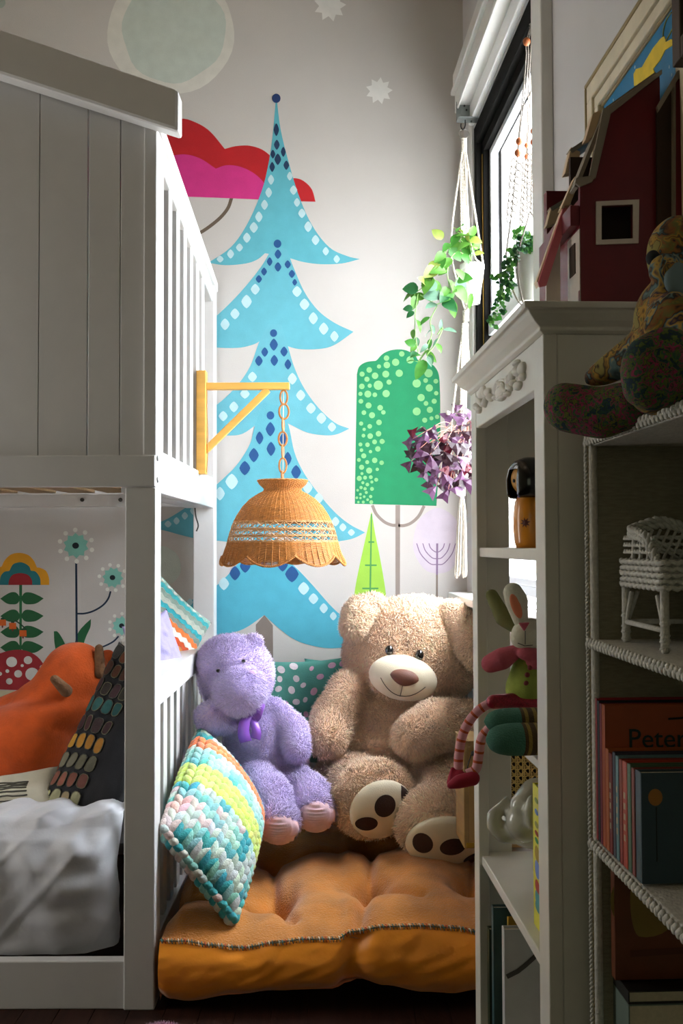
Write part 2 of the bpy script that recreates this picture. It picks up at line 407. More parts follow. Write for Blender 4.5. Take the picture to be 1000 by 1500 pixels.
wt = [(396.8,263.2,4.5,7.5),(393.4,282,4.8,7.5),(387.3,300,5,7.5),(379,317.6,5.3,8),(371.6,333.2,6,8),(361.4,348.2,5.5,7.5),(350.6,362.5,5,6),(337.6,372,5,6.8),(322.3,379.5,5,5),
 (424.3,258,4,6.5),(429.8,278.5,5.3,7),(434.9,296.5,4.5,6.5),(442,312.5,5.3,7),(451.2,332,5.6,8),(462,351.6,5.6,7.5),(477,368,4.6,6.3),(493,379.5,4.6,6),
 (373.7,423.7,6.5,8),(361,441.7,7.5,10),(344,459.7,6.6,8),(329.5,475,6.6,8.6),(434.9,427,6.8,8),(445.8,445.8,7,8.5),(458.7,466.2,6.6,9),(474,481.5,6.8,9),(489.6,492.7,6,8),
 (369.6,552,6.5,7.5),(358.4,577,7,7),(342.4,596,6.5,8),(326.8,609.5,6.5,7.5),(428,554.8,6.5,8.6),(440.3,579,6.6,8),(455.3,598,7,8),(470.6,612.6,7,8.3),(486,625.5,6,7),
 (339.3,705.4,9,11.5),(322,723,7,10),(450.5,714,7,9),(466.5,730,6.5,8),(491.3,764,5.5,7),(502,772.4,5,6),(514.4,780,5,5),(246,767.7,5,5),(258.4,763,4.5,5.5),(270.6,755.5,4.6,5.6),(283,748,4.6,6.3),
 (327.8,855,7.5,9.5),(444.6,862,8,9.5),(459,877,7,8),(474,891,6,7.5),(488,902.5,5,6.3),(500,914,4.5,5),(240,896,4,5),(252,892,4,5),(264,888,4,5),(278,882,4.5,5.5)]
for x, y, w, h in wt: mural(diam(x, y, w*1.03, h), TW, 12)
# dark green tree
GT = [(519.5, 738), (521, 640), (522.5, 560)]+c2([(522.5, 548), (526, 537), (536, 530.5), (550, 528.5)])+c2([(551, 528.5), (561, 518), (575, 512.5), (592, 512.5), (606, 519), (613, 529)])[1:]+c2([(614, 529.5), (628, 531), (638, 539), (643, 552), (644.5, 580)])+[(645, 650), (639, 741)]
mural(GT, '12935f', 2)
sp = []
for x, y, r in [(985,167,9),(943,182,12),(912,200,11),(968,207,14),(933,222,11),(982,248,20),(911,253,12),(945,250,9),(937,286,15),(905,285,9),(967,289,10),(907,317,10),(940,335,13),(990,345,12),(920,366,10),(955,377,13),(985,408,12),(908,413,9),(945,425,10),(921,438,7),(983,457,12),(918,465,8),(947,467,12)]: sp.append((220+x/2.941, 480+y/2.941, r/2.941))
for x, y, r in [(22,467,15),(24,505,18),(72,490,20),(106,444,15),(92,550,20),(152,477,20),(18,555,19),(36,599,14),(20,662,20),(5,765,12),(188,606,23),(253,550,23),(237,590,13),(257,631,20),(293,594,13),(212,684,20),(239,716,13),(295,660,12),(284,704,14),(188,760,22),(260,751,17),(232,808,14),(269,798,11),(300,790,12),(218,853,12),(3,925,10),(0,1042,8),(280,900,12),(262,1050,12),(270,1140,11),(290,980,9)]: sp.append((560+x/3.75, 400+y/3.75, r/3.75))
for x, y, r in [(126,50,13),(173,52,15),(220,33,16),(270,30,17),(133,88,12),(193,98,11),(242,80,18),(148,126,17),(221,156,18),(116,153,13),(171,168,13),(267,172,15),(134,202,17),(184,224,20),(238,216,11),(136,244,10),(118,276,17),(157,271,13),(195,268,13),(231,285,13),(142,305,10),(202,300,10),(172,317,12),(130,337,11),(157,345,11),(203,346,13),(107,355,9),(165,370,10),(126,382,9),(194,397,11),(151,398,9),(102,405,9),(126,407,8),(174,418,9),(112,434,8),(145,434,10),(198,434,13)]: sp.append((500+x/4.545, 640+y/4.545, r/4.545))
for x, y, r in sp: mural(circ(x, y, r, r, 16), '8ed08a', 4)
BR = '9d8f85'
mural([(579, 740), (585.8, 740), (585.5, 900), (579, 900)], BR, 1)
stroke([(545, 740), (551, 753), (562, 764), (573, 769), (581, 769.5)], 4.5, BR, 1); stroke([(621, 741), (613, 756), (602, 766), (591, 770), (583, 769.5)], 4.5, BR, 1)
# lime fir
mural(c2([(543.5, 751), (536, 785), (527, 826), (520, 862), (516, 900)])+c2([(568, 905), (564, 862), (556, 815), (549, 780), (544.5, 751)]), 'a4d64a', 3)
mural([(543, 753), (544.8, 753), (542.8, 905), (540, 905)], '4f9a52', 4)
for y, a, b in ((794, 539.5, 548), (828, 534.5, 551.5), (862, 530.5, 554)): mural([(a, y-1.2), (b, y-1.2), (b, y+1.2), (a, y+1.2)], '4f9a52', 5)
# lavender tree
mural(wobble(641, 793, 36, 48, a=.012), 'd8cbd8', 1)
PV = '8d7494'
mural([(638.6, 796), (641.6, 796), (641.2, 842), (638.4, 842)], PV, 3); mural([(638.3, 842), (641.2, 842), (641.2, 905), (638, 905)], '8d7f75', 3)
for w, t, b in ((12, 796, 809), (21, 796, 818.5), (30, 796, 827)):
    stroke([(640-w, t), (640-w*.8, t+(b-t)*.5), (640-w*.35, b-1.5), (640, b)], 1.4, PV, 2)
    stroke([(640+w*.9, t), (640+w*.72, t+(b-t)*.5), (640+w*.32, b-1.5), (640, b)], 1.4, PV, 2)
# flowers behind the lower bunk
q = lambda L: [(x/5.556, 760+y/5.556) for x, y in L]
mural(q(c2([(400, 538), (398, 480), (375, 425), (330, 400), (302, 396)])+c2([(300, 395), (275, 340), (230, 295), (160, 277), (90, 290), (40, 335), (15, 385)])+c2([(10, 390), (-40, 410), (-70, 470), (-72, 538)])), 'f0a811', 2)
mural(q(c2([(330, 538), (325, 480), (290, 430), (252, 422)])+c2([(250, 420), (235, 385), (190, 358), (150, 355), (105, 372), (78, 420)])+c2([(75, 424), (35, 432), (5, 470), (-5, 538)])), '1f7f86', 3)
mural(q(c2([(262, 538), (258, 495), (225, 455), (165, 442), (105, 455), (75, 495), (68, 538)])), 'a31c24', 4)
mural(q([(156, 538), (180, 538), (176, 1111), (158, 1111)]), '1f7040', 1)
for y in (648, 790, 920, 1045):
    mural(q(c2([(168, y), (200, y-45), (250, y-48), (310, y-25), (355, y)])+c2([(355, y), (300, y+38), (250, y+48), (200, y+42), (168, y)])), '1b6236', 2)
    mural(q(c2([(168, y), (135, y-45), (90, y-50), (40, y-25), (2, y+2)])+c2([(2, y+2), (50, y+38), (90, y+48), (140, y+42), (168, y)])), '1b6236', 2)
for x, y in ((20, 845), (103, 872), (187, 932)):
    mural(q([(x-30, y-25), (x+28, y-25), (x+30, y+25), (x-28, y+25)]), 'e86a1c', 5); mural(q([(x-12, y-40), (x+12, y-40), (x+14, y-25), (x-14, y-25)]), '1b4a30', 6); mural(q(circ(x, y+32, 7, 11)), '7d2a1c', 5)
stroke(q([(120, 825), (170, 860), (215, 905), (190, 910)]), 2, '1b4a30', 4)
def daisy(cx, cy, R, n=10, s=0):
    L = []
    for k in range(n*2): L.append((cx+R*(1.0 if k % 2 == 0 else .78)*math.cos(math.pi*k/n+s), cy+R*(1.0 if k % 2 == 0 else .78)*math.sin(math.pi*k/n+s)))
    mural(q(L), '8fd6c6', 3); mural(q(circ(cx-3, cy, R*.26, R*.24)), '10222c', 4)
    for k in range(n):
        t = 2*math.pi*k/n+s; mural(q(circ(cx+R*1.28*math.cos(t), cy+R*1.22*math.sin(t), R*.175)), 'f8f8ee', 3)
mural(q([(611, 345), (628, 345), (634, 1150), (616, 1150)]), '14304a', 2)
daisy(618, 218, 105, s=.27); daisy(918, 478, 86, s=.1); daisy(992, 870, 80, s=.32)
stroke(q([(900, 590), (880, 650), (835, 705), (760, 750), (690, 770), (630, 772)]), 2.6, '14304a', 2)
stroke(q([(965, 955), (920, 1000), (840, 1040), (760, 1065), (660, 1078)]), 2.4, '14304a', 2)
mural(q(c2([(438, 915), (470, 920), (510, 980), (540, 1050), (565, 1160)])+c2([(470, 1160), (455, 1080), (442, 1000), (438, 915)])), '1f6a3c', 1)
mural(q(c2([(740, 815), (735, 880), (700, 960), (680, 1030), (670, 1160)])+c2([(605, 1160), (612, 1000), (640, 920), (690, 860), (740, 815)])), '1f6a3c', 1)
# toadstool
mural(c2([(-40, 1010), (-30, 975), (0, 957), (31, 952), (55, 962), (70, 985), (75, 1003), (60, 1010), (31, 1011), (0, 1010)]), 'a8222a', 4)
mural(c2([(-35, 1008), (0, 1011), (31, 1012), (64, 1009), (55, 1018), (31, 1022), (0, 1022), (-35, 1018)]), 'd9cfae', 3)
mural([(18, 1020), (44, 1020), (46, 1100), (16, 1100)], '9a9482', 2)
for x, y, r in ((17, 969.6, 8), (41, 967, 6.2), (61.5, 977.5, 3.4), (47, 987.5, 10), (26.6, 987, 5.8), (13.6, 998, 4.8), (32.5, 975, 2.3), (10.8, 983, 2.8), (0, 987, 3)): mural(circ(x, y, r, r*.95, 16), 'e6e4dc', 5)
mural(wobble(236, 830, 29, 29.5, a=.01), 'd3ddd3', 9)
wall_back = st(wb.build('wall_back', wm))

# window wall, with its opening -------------------------------------------------
wr = MB(RT)
y0, y1 = -2.6, DW+.16
wr.box(CW, CW+.085, y0, WY0, 0, H); wr.box(CW, CW+.085, WY1, y1, 0, H)
wr.box(CW, CW+.085, WY0, WY1, 0, WZ0); wr.box(CW, CW+.085, WY0, WY1, WZ1, H)
st(wr.build('wall_right', m_wallr))
m_olive = mat('wall_paint_warm', 'a8a088', .85, .03, 6)
st(MB().box(-2.0, -1.9, -2.6, DW+.1, 0, H).build('wall_left', m_olive))
st(MB().box(-2.0, 1.0, -2.7, -2.6, 0, H).build('wall_rear', m_olive))
st(MB().box(-2.0, 1.0, -2.7, DW+.1, H, H+.1).build('ceiling', m_ceil))
fl = MB()
k = 0; x = -2.0
while x < .95:
    fl.box(x, x+.078, -2.7, DW+.1, -.05, 0); x += .08
fl.box(-2.0, 1.0, -2.7, DW+.1, -.1, -.003)
st(fl.build('floor', m_floor))
bb = MB(); bb.box(-1.9, .44, DW-.02, DW-.006, 0, .09); st(bb.build('baseboard_back', m_trim, bevel=.004))

# window: dark frame, pale sashes, glass
m_dark = mat('dark_bronze_frame', '0b0a08', .8, .1, 20, spec=.1)
m_sash = mat('sash_paint', 'c9cbd0', .4, .03, 20)
m_brass = mat('brass_strip', '9a7a3a', .35, .1, metal=.8)
gl = bpy.data.materials.new('window_glass'); gl.use_nodes = True; nt = gl.node_tree; nt.nodes.clear()
go = nt.nodes.new('ShaderNodeOutputMaterial'); tr = nt.nodes.new('ShaderNodeBsdfTransparent'); gs = nt.nodes.new('ShaderNodeBsdfGlossy'); gs.inputs['Roughness'].default_value = .02
mxs = nt.nodes.new('ShaderNodeMixShader'); tr.inputs[0].default_value = (.97, .985, 1, 1)
mxs.inputs[0].default_value = .06; nt.links.new(tr.outputs[0], mxs.inputs[1]); nt.links.new(gs.outputs[0], mxs.inputs[2]); nt.links.new(mxs.outputs[0], go.inputs[0])
w = MB(RT)
for a, b, m_, dp in ((0, .035, 0, .0), (.035, .055, 0, .02)):
    w.box(CW+dp+.003, CW+.083, WY1-b, WY1-a, WZ0, WZ1, m_)
    w.box(CW+dp+.003, CW+.083, WY0+a, WY0+b*.6, WZ0, WZ1, m_) if a == 0 else None
    w.box(CW+dp+.003, CW+.083, WY0, WY1, WZ1-b*1.7, WZ1-a*1.7, m_)
w.box(CW+.02, CW+.03, WY1-.0445, WY1-.040, WZ0, WZ1-.1, 1)
win = st(w.build('window_1', [m_dark, m_brass], bevel=.003))
s_ = MB(RT); gx = CW+.055
gy0, gy1, gz0, gz1 = WY0+.02, WY1-.055, WZ0+.01, WZ1-.09
mz = 1.755
def ring_(mb, x0, x1, y0, y1, z0, z1, t):
    mb.box(x0, x1, y0, y0+t, z0, z1); mb.box(x0, x1, y1-t, y1, z0, z1); mb.box(x0, x1, y0+t, y1-t, z1-t, z1); mb.box(x0, x1, y0+t, y1-t, z0, z0+t)
ring_(s_, gx-.012, gx+.012, gy0, gy1, mz, gz1, .022)
s_.box(gx-.02, gx+.014, gy0, gy1, mz-.035, mz+.03)
ring_(s_, gx+.014, gx+.035, gy0, gy1, gz0, mz+.02, .03)
s_.box(gx+.01, gx+.03, gy0, gy1, gz0+.03, gz0+.05)
o = s_.build('window_sash', m_sash, win, bevel=.003)
MB(RT).box(gx-.002, gx+.002, gy0+.02, gy1-.02, mz+.02, gz1-.02).build('glass', gl, win)
MB(RT).box(gx+.022, gx+.026, gy0+.02, gy1-.02, gz0+.03, mz-.02).build('glass', gl, win)
# near casing, shallow far casing, cornice box over the window, sill
t = MB(RT); t.box(CW-.02, CW, WY0-.115, WY0+.002, WZ0-.03, H-.5); t.box(CW-.028, CW, WY0-.125, WY0-.10, WZ0-.03, H-.5)
st(t.build('trim_1', m_trim, bevel=.003))
t = MB(RT); t.box(CW-.006, CW, WY1, WY1+.055, WZ0, H-.5); t.build('trim_2', m_trim, bevel=.002)['kind'] = 'structure'
t = MB(RT)
cz = 2.475
t.box(CW-.062, CW, WY0-.15, 3.21, cz, cz+.05); t.box(CW-.075, CW, WY0-.16, 3.218, cz+.05, cz+.065); t.box(CW-.068, CW, WY0-.155, 3.214, cz+.065, cz+.12)
t.box(CW-.062, CW-.055, WY0-.15, 3.21, cz-.012, cz)
t.box(CW-.02, CW, WY0-.15, 3.2, WZ1, cz)
t.build('trim_3', m_trim, bevel=.004)['kind'] = 'structure'
t = MB(RT)
t.box(CW-.078, CW+.05, WY0-.2, 3.33, WZ0-.028, WZ0-.002); t.box(CW-.055, CW, WY0-.18, 3.31, WZ0-.05, WZ0-.028); t.box(CW-.035, CW, WY0-.16, 3.30, WZ0-.085, WZ0-.05); t.box(CW-.02, CW, WY0-.15, 3.29, WZ0-.11, WZ0-.085)
t.build('trim_4', m_trim, bevel=.005)['kind'] = 'structure'

# ============================================================ bunk bed
BX = P(226.8, 1100, 2.28).x; PT = .07                 # outer face of the bed's end, post size
BY0, BY1 = 2.28, 3.40
bed = thing('bunk_bed', 'white wooden bunk bed with planked upper side and slatted guard rails', 'bunk bed', (BX-.5, 2.9, 0))
def bpart(mb, n, b=.003): return mb.build(n, m_white, bed, bevel=b)
zr1 = 1.18; ztop = P(223, 190, 2.3).z
# posts
bpart(MB().box(BX-PT, BX, BY0, BY0+PT, 0, 1.181), 'post')
bpart(MB().box(BX-PT, BX, BY1-PT, BY1, 0, P(315, 405, 3.36).z), 'post')
# upper side: planked panel under a sloping cap
seams = [-350, -250, -150, -60, 57, 129, 176, 222]
yf = BY0+.012
for i in range(len(seams)-1):
    a = P(seams[i], 400, yf).x; b = P(seams[i+1], 400, yf).x; z0 = P(100, 670, yf).z
    g = .0035 if i == 4 else .0012
    za = P(seams[i], 60+.335*seams[i], yf).z; zb = P(seams[i+1], 60+.335*seams[i+1], yf).z
    g2 = .003 if seams[i+1] == 129 else .001
    mb = MB(); mb.prism([(a+.001, yf, z0), (b-g2, yf, z0), (b-g2, yf, zb), (a+.001, yf, za)], (0, .02, 0)); bpart(mb, 'plank', .0012)
a = P(-60, 400, BY0).x
bpart(MB().box(a-.6, BX-.001, BY0-.002, BY0+.03, P(100, 713, BY0).z, P(100, 667, BY0).z), 'side_rail')
# corner upright seen edge-on
bpart(MB().box(BX-.03, BX, BY0+.004, BY0+.075, 1.181, P(223, 195, BY0+.04).z), 'post')
# sloping cap board
d0 = 2.235
A = [P(-380, 41-.335*380, d0), P(262, 132.6, d0), P(262, 193, d0), P(-380, 110-.325*380, d0)]
bpart(MB().prism([(p.x, d0, p.z) for p in A], (0, .05, 0)), 'cap_board', .008)
# upper end guard: rail sloping down away from the camera, bars, plate
f0 = P(236, 190, 2.36); f1 = P(315, 407, 3.36)
def pxz(px, py):            # point on the bed's outer face
    r = ray(px, py); t_ = BX/r.x; return Vector((BX, r.y*t_, CAMZ+r.z*t_))
tp0, tp1 = pxz(241, 195), pxz(314.5, 407); bt0, bt1 = pxz(233.5, 221), pxz(303, 437)
sl = (tp1.z-tp0.z)/(tp1.y-tp0.y)
zt = lambda y: tp0.z+sl*(y-tp0.y)
mb = MB(); h_ = .085
mb.prism([(BX-.006, BY0+.03, zt(BY0+.03)), (BX-.006, BY1, zt(BY1)), (BX-.006, BY1, zt(BY1)-h_), (BX-.006, BY0+.03, zt(BY0+.03)-h_)], (-.032, 0, 0)); bpart(mb, 'guard_rail')
mb = MB(); mb.prism([(BX+.004, BY0+.03, zt(BY0+.03)+.002), (BX+.004, BY1, zt(BY1)+.002), (BX+.004, BY1, zt(BY1)-.03), (BX+.004, BY0+.03, zt(BY0+.03)-.03)], (-.02, 0, 0)); bpart(mb, 'guard_rail')
pz0, pz1 = 1.172, 1.272
bpart(MB().box(BX-.035, BX-.001, BY0+PT*.5, BY1-.02, pz0, pz1), 'end_rail')
for k in range(7):
    y = 2.385+.1215*k
    bpart(MB().box(BX-.028, BX-.010, y, y+.05, pz1-.005, zt(y)-h_*.6), 'guard_bar', .002)
bpart(MB().box(BX-PT, BX-.03, BY1-.06, BY1, 1.2, zt(BY1)-.01), 'post')
# bolts on the end
for z in (1.25, 1.20):
    m = MB(); m.lathe((BX, BY0+.02, z), [(0, .003), (.006, .003), (.007, 0), (.007, -.002)], Matrix.Rotation(math.pi/2, 3, 'Y'), seg=14); m.build('bolt', mat('bolt_metal', '9a9a98', .3, metal=.8), bed, smooth=True)
# lower end guard
lz = .735
bpart(MB().box(BX-PT, BX-.001, BY0+PT*.9, BY1, lz-.062, lz), 'guard_rail')
for k in range(9):
    y = 2.375+.1*k
    bpart(MB().box(BX-.045, BX-.02, y+.03, y+.08, .09, lz-.058), 'guard_bar', .002)
bpart(MB().box(BX-.05, BX-.01, BY0+.02, BY1, .04, .13), 'end_rail')
# lower side rail, far rails
bpart(MB().box(-1.75, BX-PT+.002, BY0+.006, BY0+.036, 0, .108), 'side_rail')
bpart(MB().box(-1.75, BX-.002, BY1-.045, BY1-.015, 1.178, 1.222), 'side_rail')
bpart(MB().box(-1.75, BX-.002, BY1-.04, BY1-.01, .05, .2), 'side_rail')
bpart(MB().box(BX-.095, BX-.036, BY0+.07, BY1-.07, 1.172, 1.195), 'ledger')
bpart(MB().box(-1.75, -.56, BY0+.03, BY0+.06, 1.19, 1.23), 'ledger')
for k, (px_) in enumerate((120, 176)):
    m = MB(); c_ = P(px_, 732, BY1-.05); m.lathe(c_, [(0, .004), (.006, .003), (.007, -.004)], Matrix.Rotation(math.pi/2, 3, 'X'), seg=12); m.build('bolt', mat('bolt_dark', '4c4a44', .4, metal=.5), bed, smooth=True)
m_slat = mat('slat_wood', 'a5875f', .6, .2, 8, stretch=(1, 12, 1))
x = -1.7
while x < -.55:
    MB().box(x, x+.09, BY0+.06, BY1-.05, 1.225, 1.243).build('slat', m_slat, bed, bevel=.002); x += .13
# a hook hanging from the end rail
m = MB(); c_ = P(285, 743, 3.3); m.tube(cr([c_+Vector((0, 0, .01)), c_+Vector((.004, 0, -.03)), c_+Vector((.012, 0, -.06)), c_+Vector((.006, 0, -.08))]), .0025, 6); m.build('cord_end', mat('dark_cord', '3a3832', .6), bed, smooth=True)

# upper mattress hidden by planks is not seen; lower mattress under a white sheet ------------
m_sheet = mat('white_sheet', 'c9c9ce', .5, .03, 12, .15, 120, sheen=.3)
mt = MB()
MX0, MX1, MY0, MY1, MZ0, MZ1 = -1.7, BX-PT-.005, 2.34, 3.35, .10, .40
def mattress(u, v):
    # u around the section (front bottom -> front top -> back), v along x
    x = MX0+(MX1-MX0)*v
    ex = max(0, (x-(MX1-.16))/.16); shr = 1-math.sqrt(max(0, 1-ex*ex)) if ex > 0 else 0
    L = [(-.0, 0), (0, .05), (-.0, .12), (.0, .2), (.02, .26), (.06, .295), (.14, .305), (.3, .30), (.6, .30), (.85, .30), (1.0, .26)]
    i = u*(len(L)-1); k = min(int(i), len(L)-2); f = i-k
    yy = L[k][0]*(1-f)+L[k+1][0]*f; zz = L[k][1]*(1-f)+L[k+1][1]*f
    y = MY0+yy*(MY1-MY0)+shr*.12*(1-yy*2)*(1 if yy < .5 else 0); z = MZ0+zz
    w_ = noise.noise(Vector((x*5, y*5, z*5)))*.018+noise.noise(Vector((x*14+3, y*9, z*16)))*.008
    # gathered corner
    rr = math.hypot((x+.60)/.12, (z-.36)/.1)
    w_ += .004*(1-abs(2*noise.noise(Vector((x*6+z*9, y*6, z*3)))))**3+.005*(1-abs(2*noise.noise(Vector((x*13-z*12, y*8, 5)))))**4
    w_ += .014*math.sin(rr*7+2*noise.noise(Vector((x*8, z*8, 0))))*math.exp(-rr*.8)
    bulge = .02*math.sin(min(1, zz/.3)*math.pi)
    return Vector((x-shr*.04, y-bulge*(yy < .1)+w_*(-1 if yy < .2 else .3), z+(w_ if yy > .05 else 0)))
mt.grid(mattress, 90, 160)
tag(mt.build('mattress', m_sheet, smooth=True), 'thick mattress under a wrinkled white sheet on the lower bunk', 'mattress')

# generic cushion: square pillow with puffed middle -----------------------------------------
def pillow_fn(c, ux, uy, hw, hh, th, wr=.0, seed=0, pinch=.10):
    ux = Vector(ux).normalized(); uy = Vector(uy).normalized(); n = ux.cross(uy).normalized(); c = Vector(c)
    def fn(side):
        def g(u, v):
            a = 2*u-1; b = 2*v-1
            e = (max(0, (1-a*a))*max(0, (1-b*b)))**.42
            sx = 1-pinch*(1-b*b)*abs(a)**2*.0-pinch*(1-abs(b))*0
            x = a*(1-pinch*(1-b*b)); y = b*(1-pinch*(1-a*a))
            w_ = noise.noise(Vector((a*2.2+seed, b*2.2, seed*1.7)))*wr+noise.noise(Vector((a*6+seed, b*6, 3)))*wr*.35
            return c+ux*(x*hw)+uy*(y*hh)+n*(side*(e*th)+w_*e)
        return g
    return fn, n, ux, uy
def pillow(mb, c, ux, uy, hw, hh, th, wr=.02, seed=0, m=0, mback=None, N=36, colfn=None):
    fn, n, ux, uy = pillow_fn(c, ux, uy, hw, hh, th, wr, seed)
    for side in (1, -1):
        g = fn(side)
        mb.grid(g, N, N, m if side == 1 or mback is None else mback)
    return fn(1), n
# dark pillow with stitched stone patches
dp = thing('patchwork_pillow', 'charcoal pillow with rows of stitched rounded colour patches standing tilted on the lower bunk', 'pillow', P(110, 1200, 2.75))
mdk = mat('charcoal_linen', '111117', .85, .1, 30, .3, 400, sheen=.08)
bl, tr_, brr = P(42, 1217, 2.56), P(172, 930, 2.86), P(214, 1120, 2.55)
ctr = P(128, 1082, 2.68)
uxv = (P(45, 1215, 2.58)-P(176, 945, 2.8)); uyv = (P(215, 1122, 2.56)-P(45, 1215, 2.58))
ux_ = uxv.normalized(); uy_ = (uyv-ux_*uyv.dot(ux_)).normalized()
cc_ = (P(45, 1215, 2.58)+P(176, 945, 2.8))/2+uy_*.115
mb = MB(); g, n_ = pillow(mb, cc_, ux_, uy_, .275, .125, .045, .015, 3)
if n_.y > 0: nsgn = -1
else: nsgn = 1
CLX = BX-PT-.012
mb.v = [(min(x, CLX), y, z) for x, y, z in mb.v]
mb.build('cover', mdk, dp, smooth=True, weld=True)
cols = [['8f9a6f', '93a078', '8f9a6f', '8f9a6f'], ['a9a87c', 'a09e7c', '9a8a6a', '9c9a78'], ['7c4a3c', '8a5344', '7c4a3c', '70453c'], ['75705c', '6e6a5a', '66624f', '5c5a4c'], ['b8872c', 'b07c2a', 'a8742a', 'a8742a'], ['3c2428', '44262a', '3c2a2a', '3a2226'], ['245452', '2a5a58', '2a5a58', '225050'], ['3a2226', '332a26', '3c2226', '333028'], ['4a2c20', '54301f', '4a2c20', '3a2a20'], ['33302c', '6a3a24', '7a4426', '4a3a30']]
fnf, _, _, _ = pillow_fn(cc_, ux_, uy_, .275, .125, .045, .015, 3)
gs_ = fnf(1 if (ux_.cross(uy_)).y < 0 else -1); nn = ux_.cross(uy_).normalized(); nn = nn if nn.y < 0 else -nn
pm = []; pmb = MB()
for r in range(10):
    for c in range(4):
        u0 = 1-(r+.5)/10+random.uniform(-.006, .006); v0 = .02+.145*(c+.5)
        du, dv = .041*random.uniform(.88, 1.06), .060*random.uniform(.9, 1.06)
        pts = []
        for k in range(14):
            t = 2*math.pi*k/14; a_, b_ = math.cos(t), math.sin(t); s = (abs(a_)**3.4+abs(b_)**3.4)**(-1/3.4)
            pts.append(gs_(min(.99, max(.01, u0+du*a_*s)), min(.99, max(.01, v0+dv*b_*s)))+nn*.003)
        cen = gs_(u0, v0)+nn*.0055
        k0 = len(pmb.v); pmb.v += [tuple(p) for p in pts]+[tuple(cen)]
        for k in range(14): pmb.f.append((k0+k, k0+(k+1) % 14, k0+14)); pmb.m.append(0); pmb.c.append(rgb(cols[r][c]))
        rim = MB(); pmb.tube([p for p in pts], .0013, 4, closed=True, col=rgb('6a6650') if c % 2 else rgb('4a4a42'))
pmb.v = [(min(x, CLX+.003), y, z) for x, y, z in pmb.v]
pmb.build('patches', mat('patch_felt', 'ffffff', .9, .12, 60, .4, 300, attr=True), dp, smooth=True)

# orange pillow with stubby brown horns
op = thing('animal_pillow', 'bright orange plush pillow with two stubby brown horns behind the charcoal pillow', 'pillow', P(60, 1160, 2.9))
mor = mat('orange_plush', 'c85008', .9, .14, 25, .5, 200, sheen=.1)
vs, fs = blobmesh([('e', P(58, 1060, 2.92), (.19, .08, .16), basis(Vector((.3, -.9, .25)))@Matrix.Rotation(math.radians(12), 3, 'Z')), ('c', P(60, 1040, 2.92), P(158, 962, 3.05), .09, .025), ('c', P(110, 990, 2.95), P(20, 1120, 2.85), .10, .09), ('c', P(40, 1090, 2.85), P(-60, 1110, 2.9), .12, .12), ('c', P(-40, 1085, 2.93), P(110, 1008, 2.97), .09, .06)], .008, 10)
mb = MB(); mb.add(vs, fs); mb.build('cover', mor, op, smooth=True)
mbr = mat('brown_fleece', '7a5638', .9, .25, 60, .8, 200)
for (a, b) in ((P(146, 985, 2.9), P(145, 950, 2.92)), (P(97, 1012, 2.83), P(80, 995, 2.8))):
    vs, fs = blobmesh([('c', a, b, .018, .013)], .004, 3); mb = MB(); mb.add(vs, fs); mb.build('horn', mbr, op, smooth=True)
# striped grey pillow at far left
sp_ = MB(); gsp, nsp = pillow(sp_, P(0, 1186, 2.60), P(60, 1180, 2.6)-P(-30, 1200, 2.6), P(0, 1140, 2.75)-P(0, 1230, 2.55), .16, .12, .05, .012, 5)
ob = sp_.build('striped_pillow', mat('cream_linen', 'c4bda8', .9, .05, 30, .3, 400), smooth=True, weld=True)
tag(ob, 'cream pillow with a grey striped end lying at the front of the lower bunk', 'pillow')
st_ = MB()
for k in range(7):
    st_.tube([gsp(.30+.5*t/12, .70-.055*k)+nsp*(.002 if nsp.y < 0 else .002) for t in range(13)], .0022, 5, flat=.6)
st_.build('stripes', mat('grey_stripe', '55524a', .9), ob, smooth=True)
# bright zigzag pillow and lavender cushion seen through the end of the bunk
zp = thing('geometric_pillow', 'small pillow with teal grey and orange bands and white back, behind the lower guard rail', 'pillow', P(262, 930, 2.98))
zc = P(254, 912, 2.96); zu = Vector((.5, .12, .55)).normalized(); zn = Vector((.75, -.62, .1)); zv = zn.cross(zu).normalized(); zu = zv.cross(zn.normalized()).normalized()
m1 = MB(); gz, nz_ = pillow(m1, zc+Vector((-.02, .02, -.03)), zu, zv, .125, .13, .04, .006, 2)
m1.build('cover', mat('offwhite_canvas', 'd6cfc6', .85, .04, 30, .3, 300), zp, smooth=True, weld=True)
bd = MB(); zcol = ['8fb0a4', '3fa3a6', '8a9a8c', 'b8beb0', '33a0a8', '7d8a80', 'e07a3c', 'f0e8dc', 'd2552a', 'f0a35c', '4a4a50', '9a8f84', 'c4beb4']
fz, nz2, _, _ = pillow_fn(zc+Vector((-.02, .02, -.03)), zu, zv, .125, .13, .04, .006, 2)
side_ = 1 if nz2.y < 0 else -1; gz = fz(side_)
for r in range(13):
    u0 = 1-(r+.1)*.07; 
    for c in range(16):
        for (ua, ub) in ((u0, u0-.066),):
            zg = .012*(1 if c % 2 else -1)
            q_ = [gz(min(.995, max(.01, uu+zz)), vv)+nz2*side_*.0015 for uu, vv, zz in ((ua, .04+c*.0575, zg), (ua, .04+(c+1)*.0575, -zg), (ub, .04+(c+1)*.0575, -zg), (ub, .04+c*.0575, zg))]
            bd.add(q_, [(0, 1, 2, 3)], 0, rgb(zcol[r]))
bd.build('bands', mat('woven_bands', 'ffffff', .9, .1, 80, .3, 300, attr=True), zp)
lv = MB(); pillow(lv, P(228, 955, 2.75), Vector((.3, .1, -1)), Vector((.5, .8, .2)), .10, .09, .03, .01, 4)
tag(lv.build('lavender_pillow', mat('lavender_cotton', '9a92b8', .9, .05, 30, .3, 300), smooth=True, weld=True), 'plain lavender cushion beside the banded pillow inside the lower bunk', 'pillow')

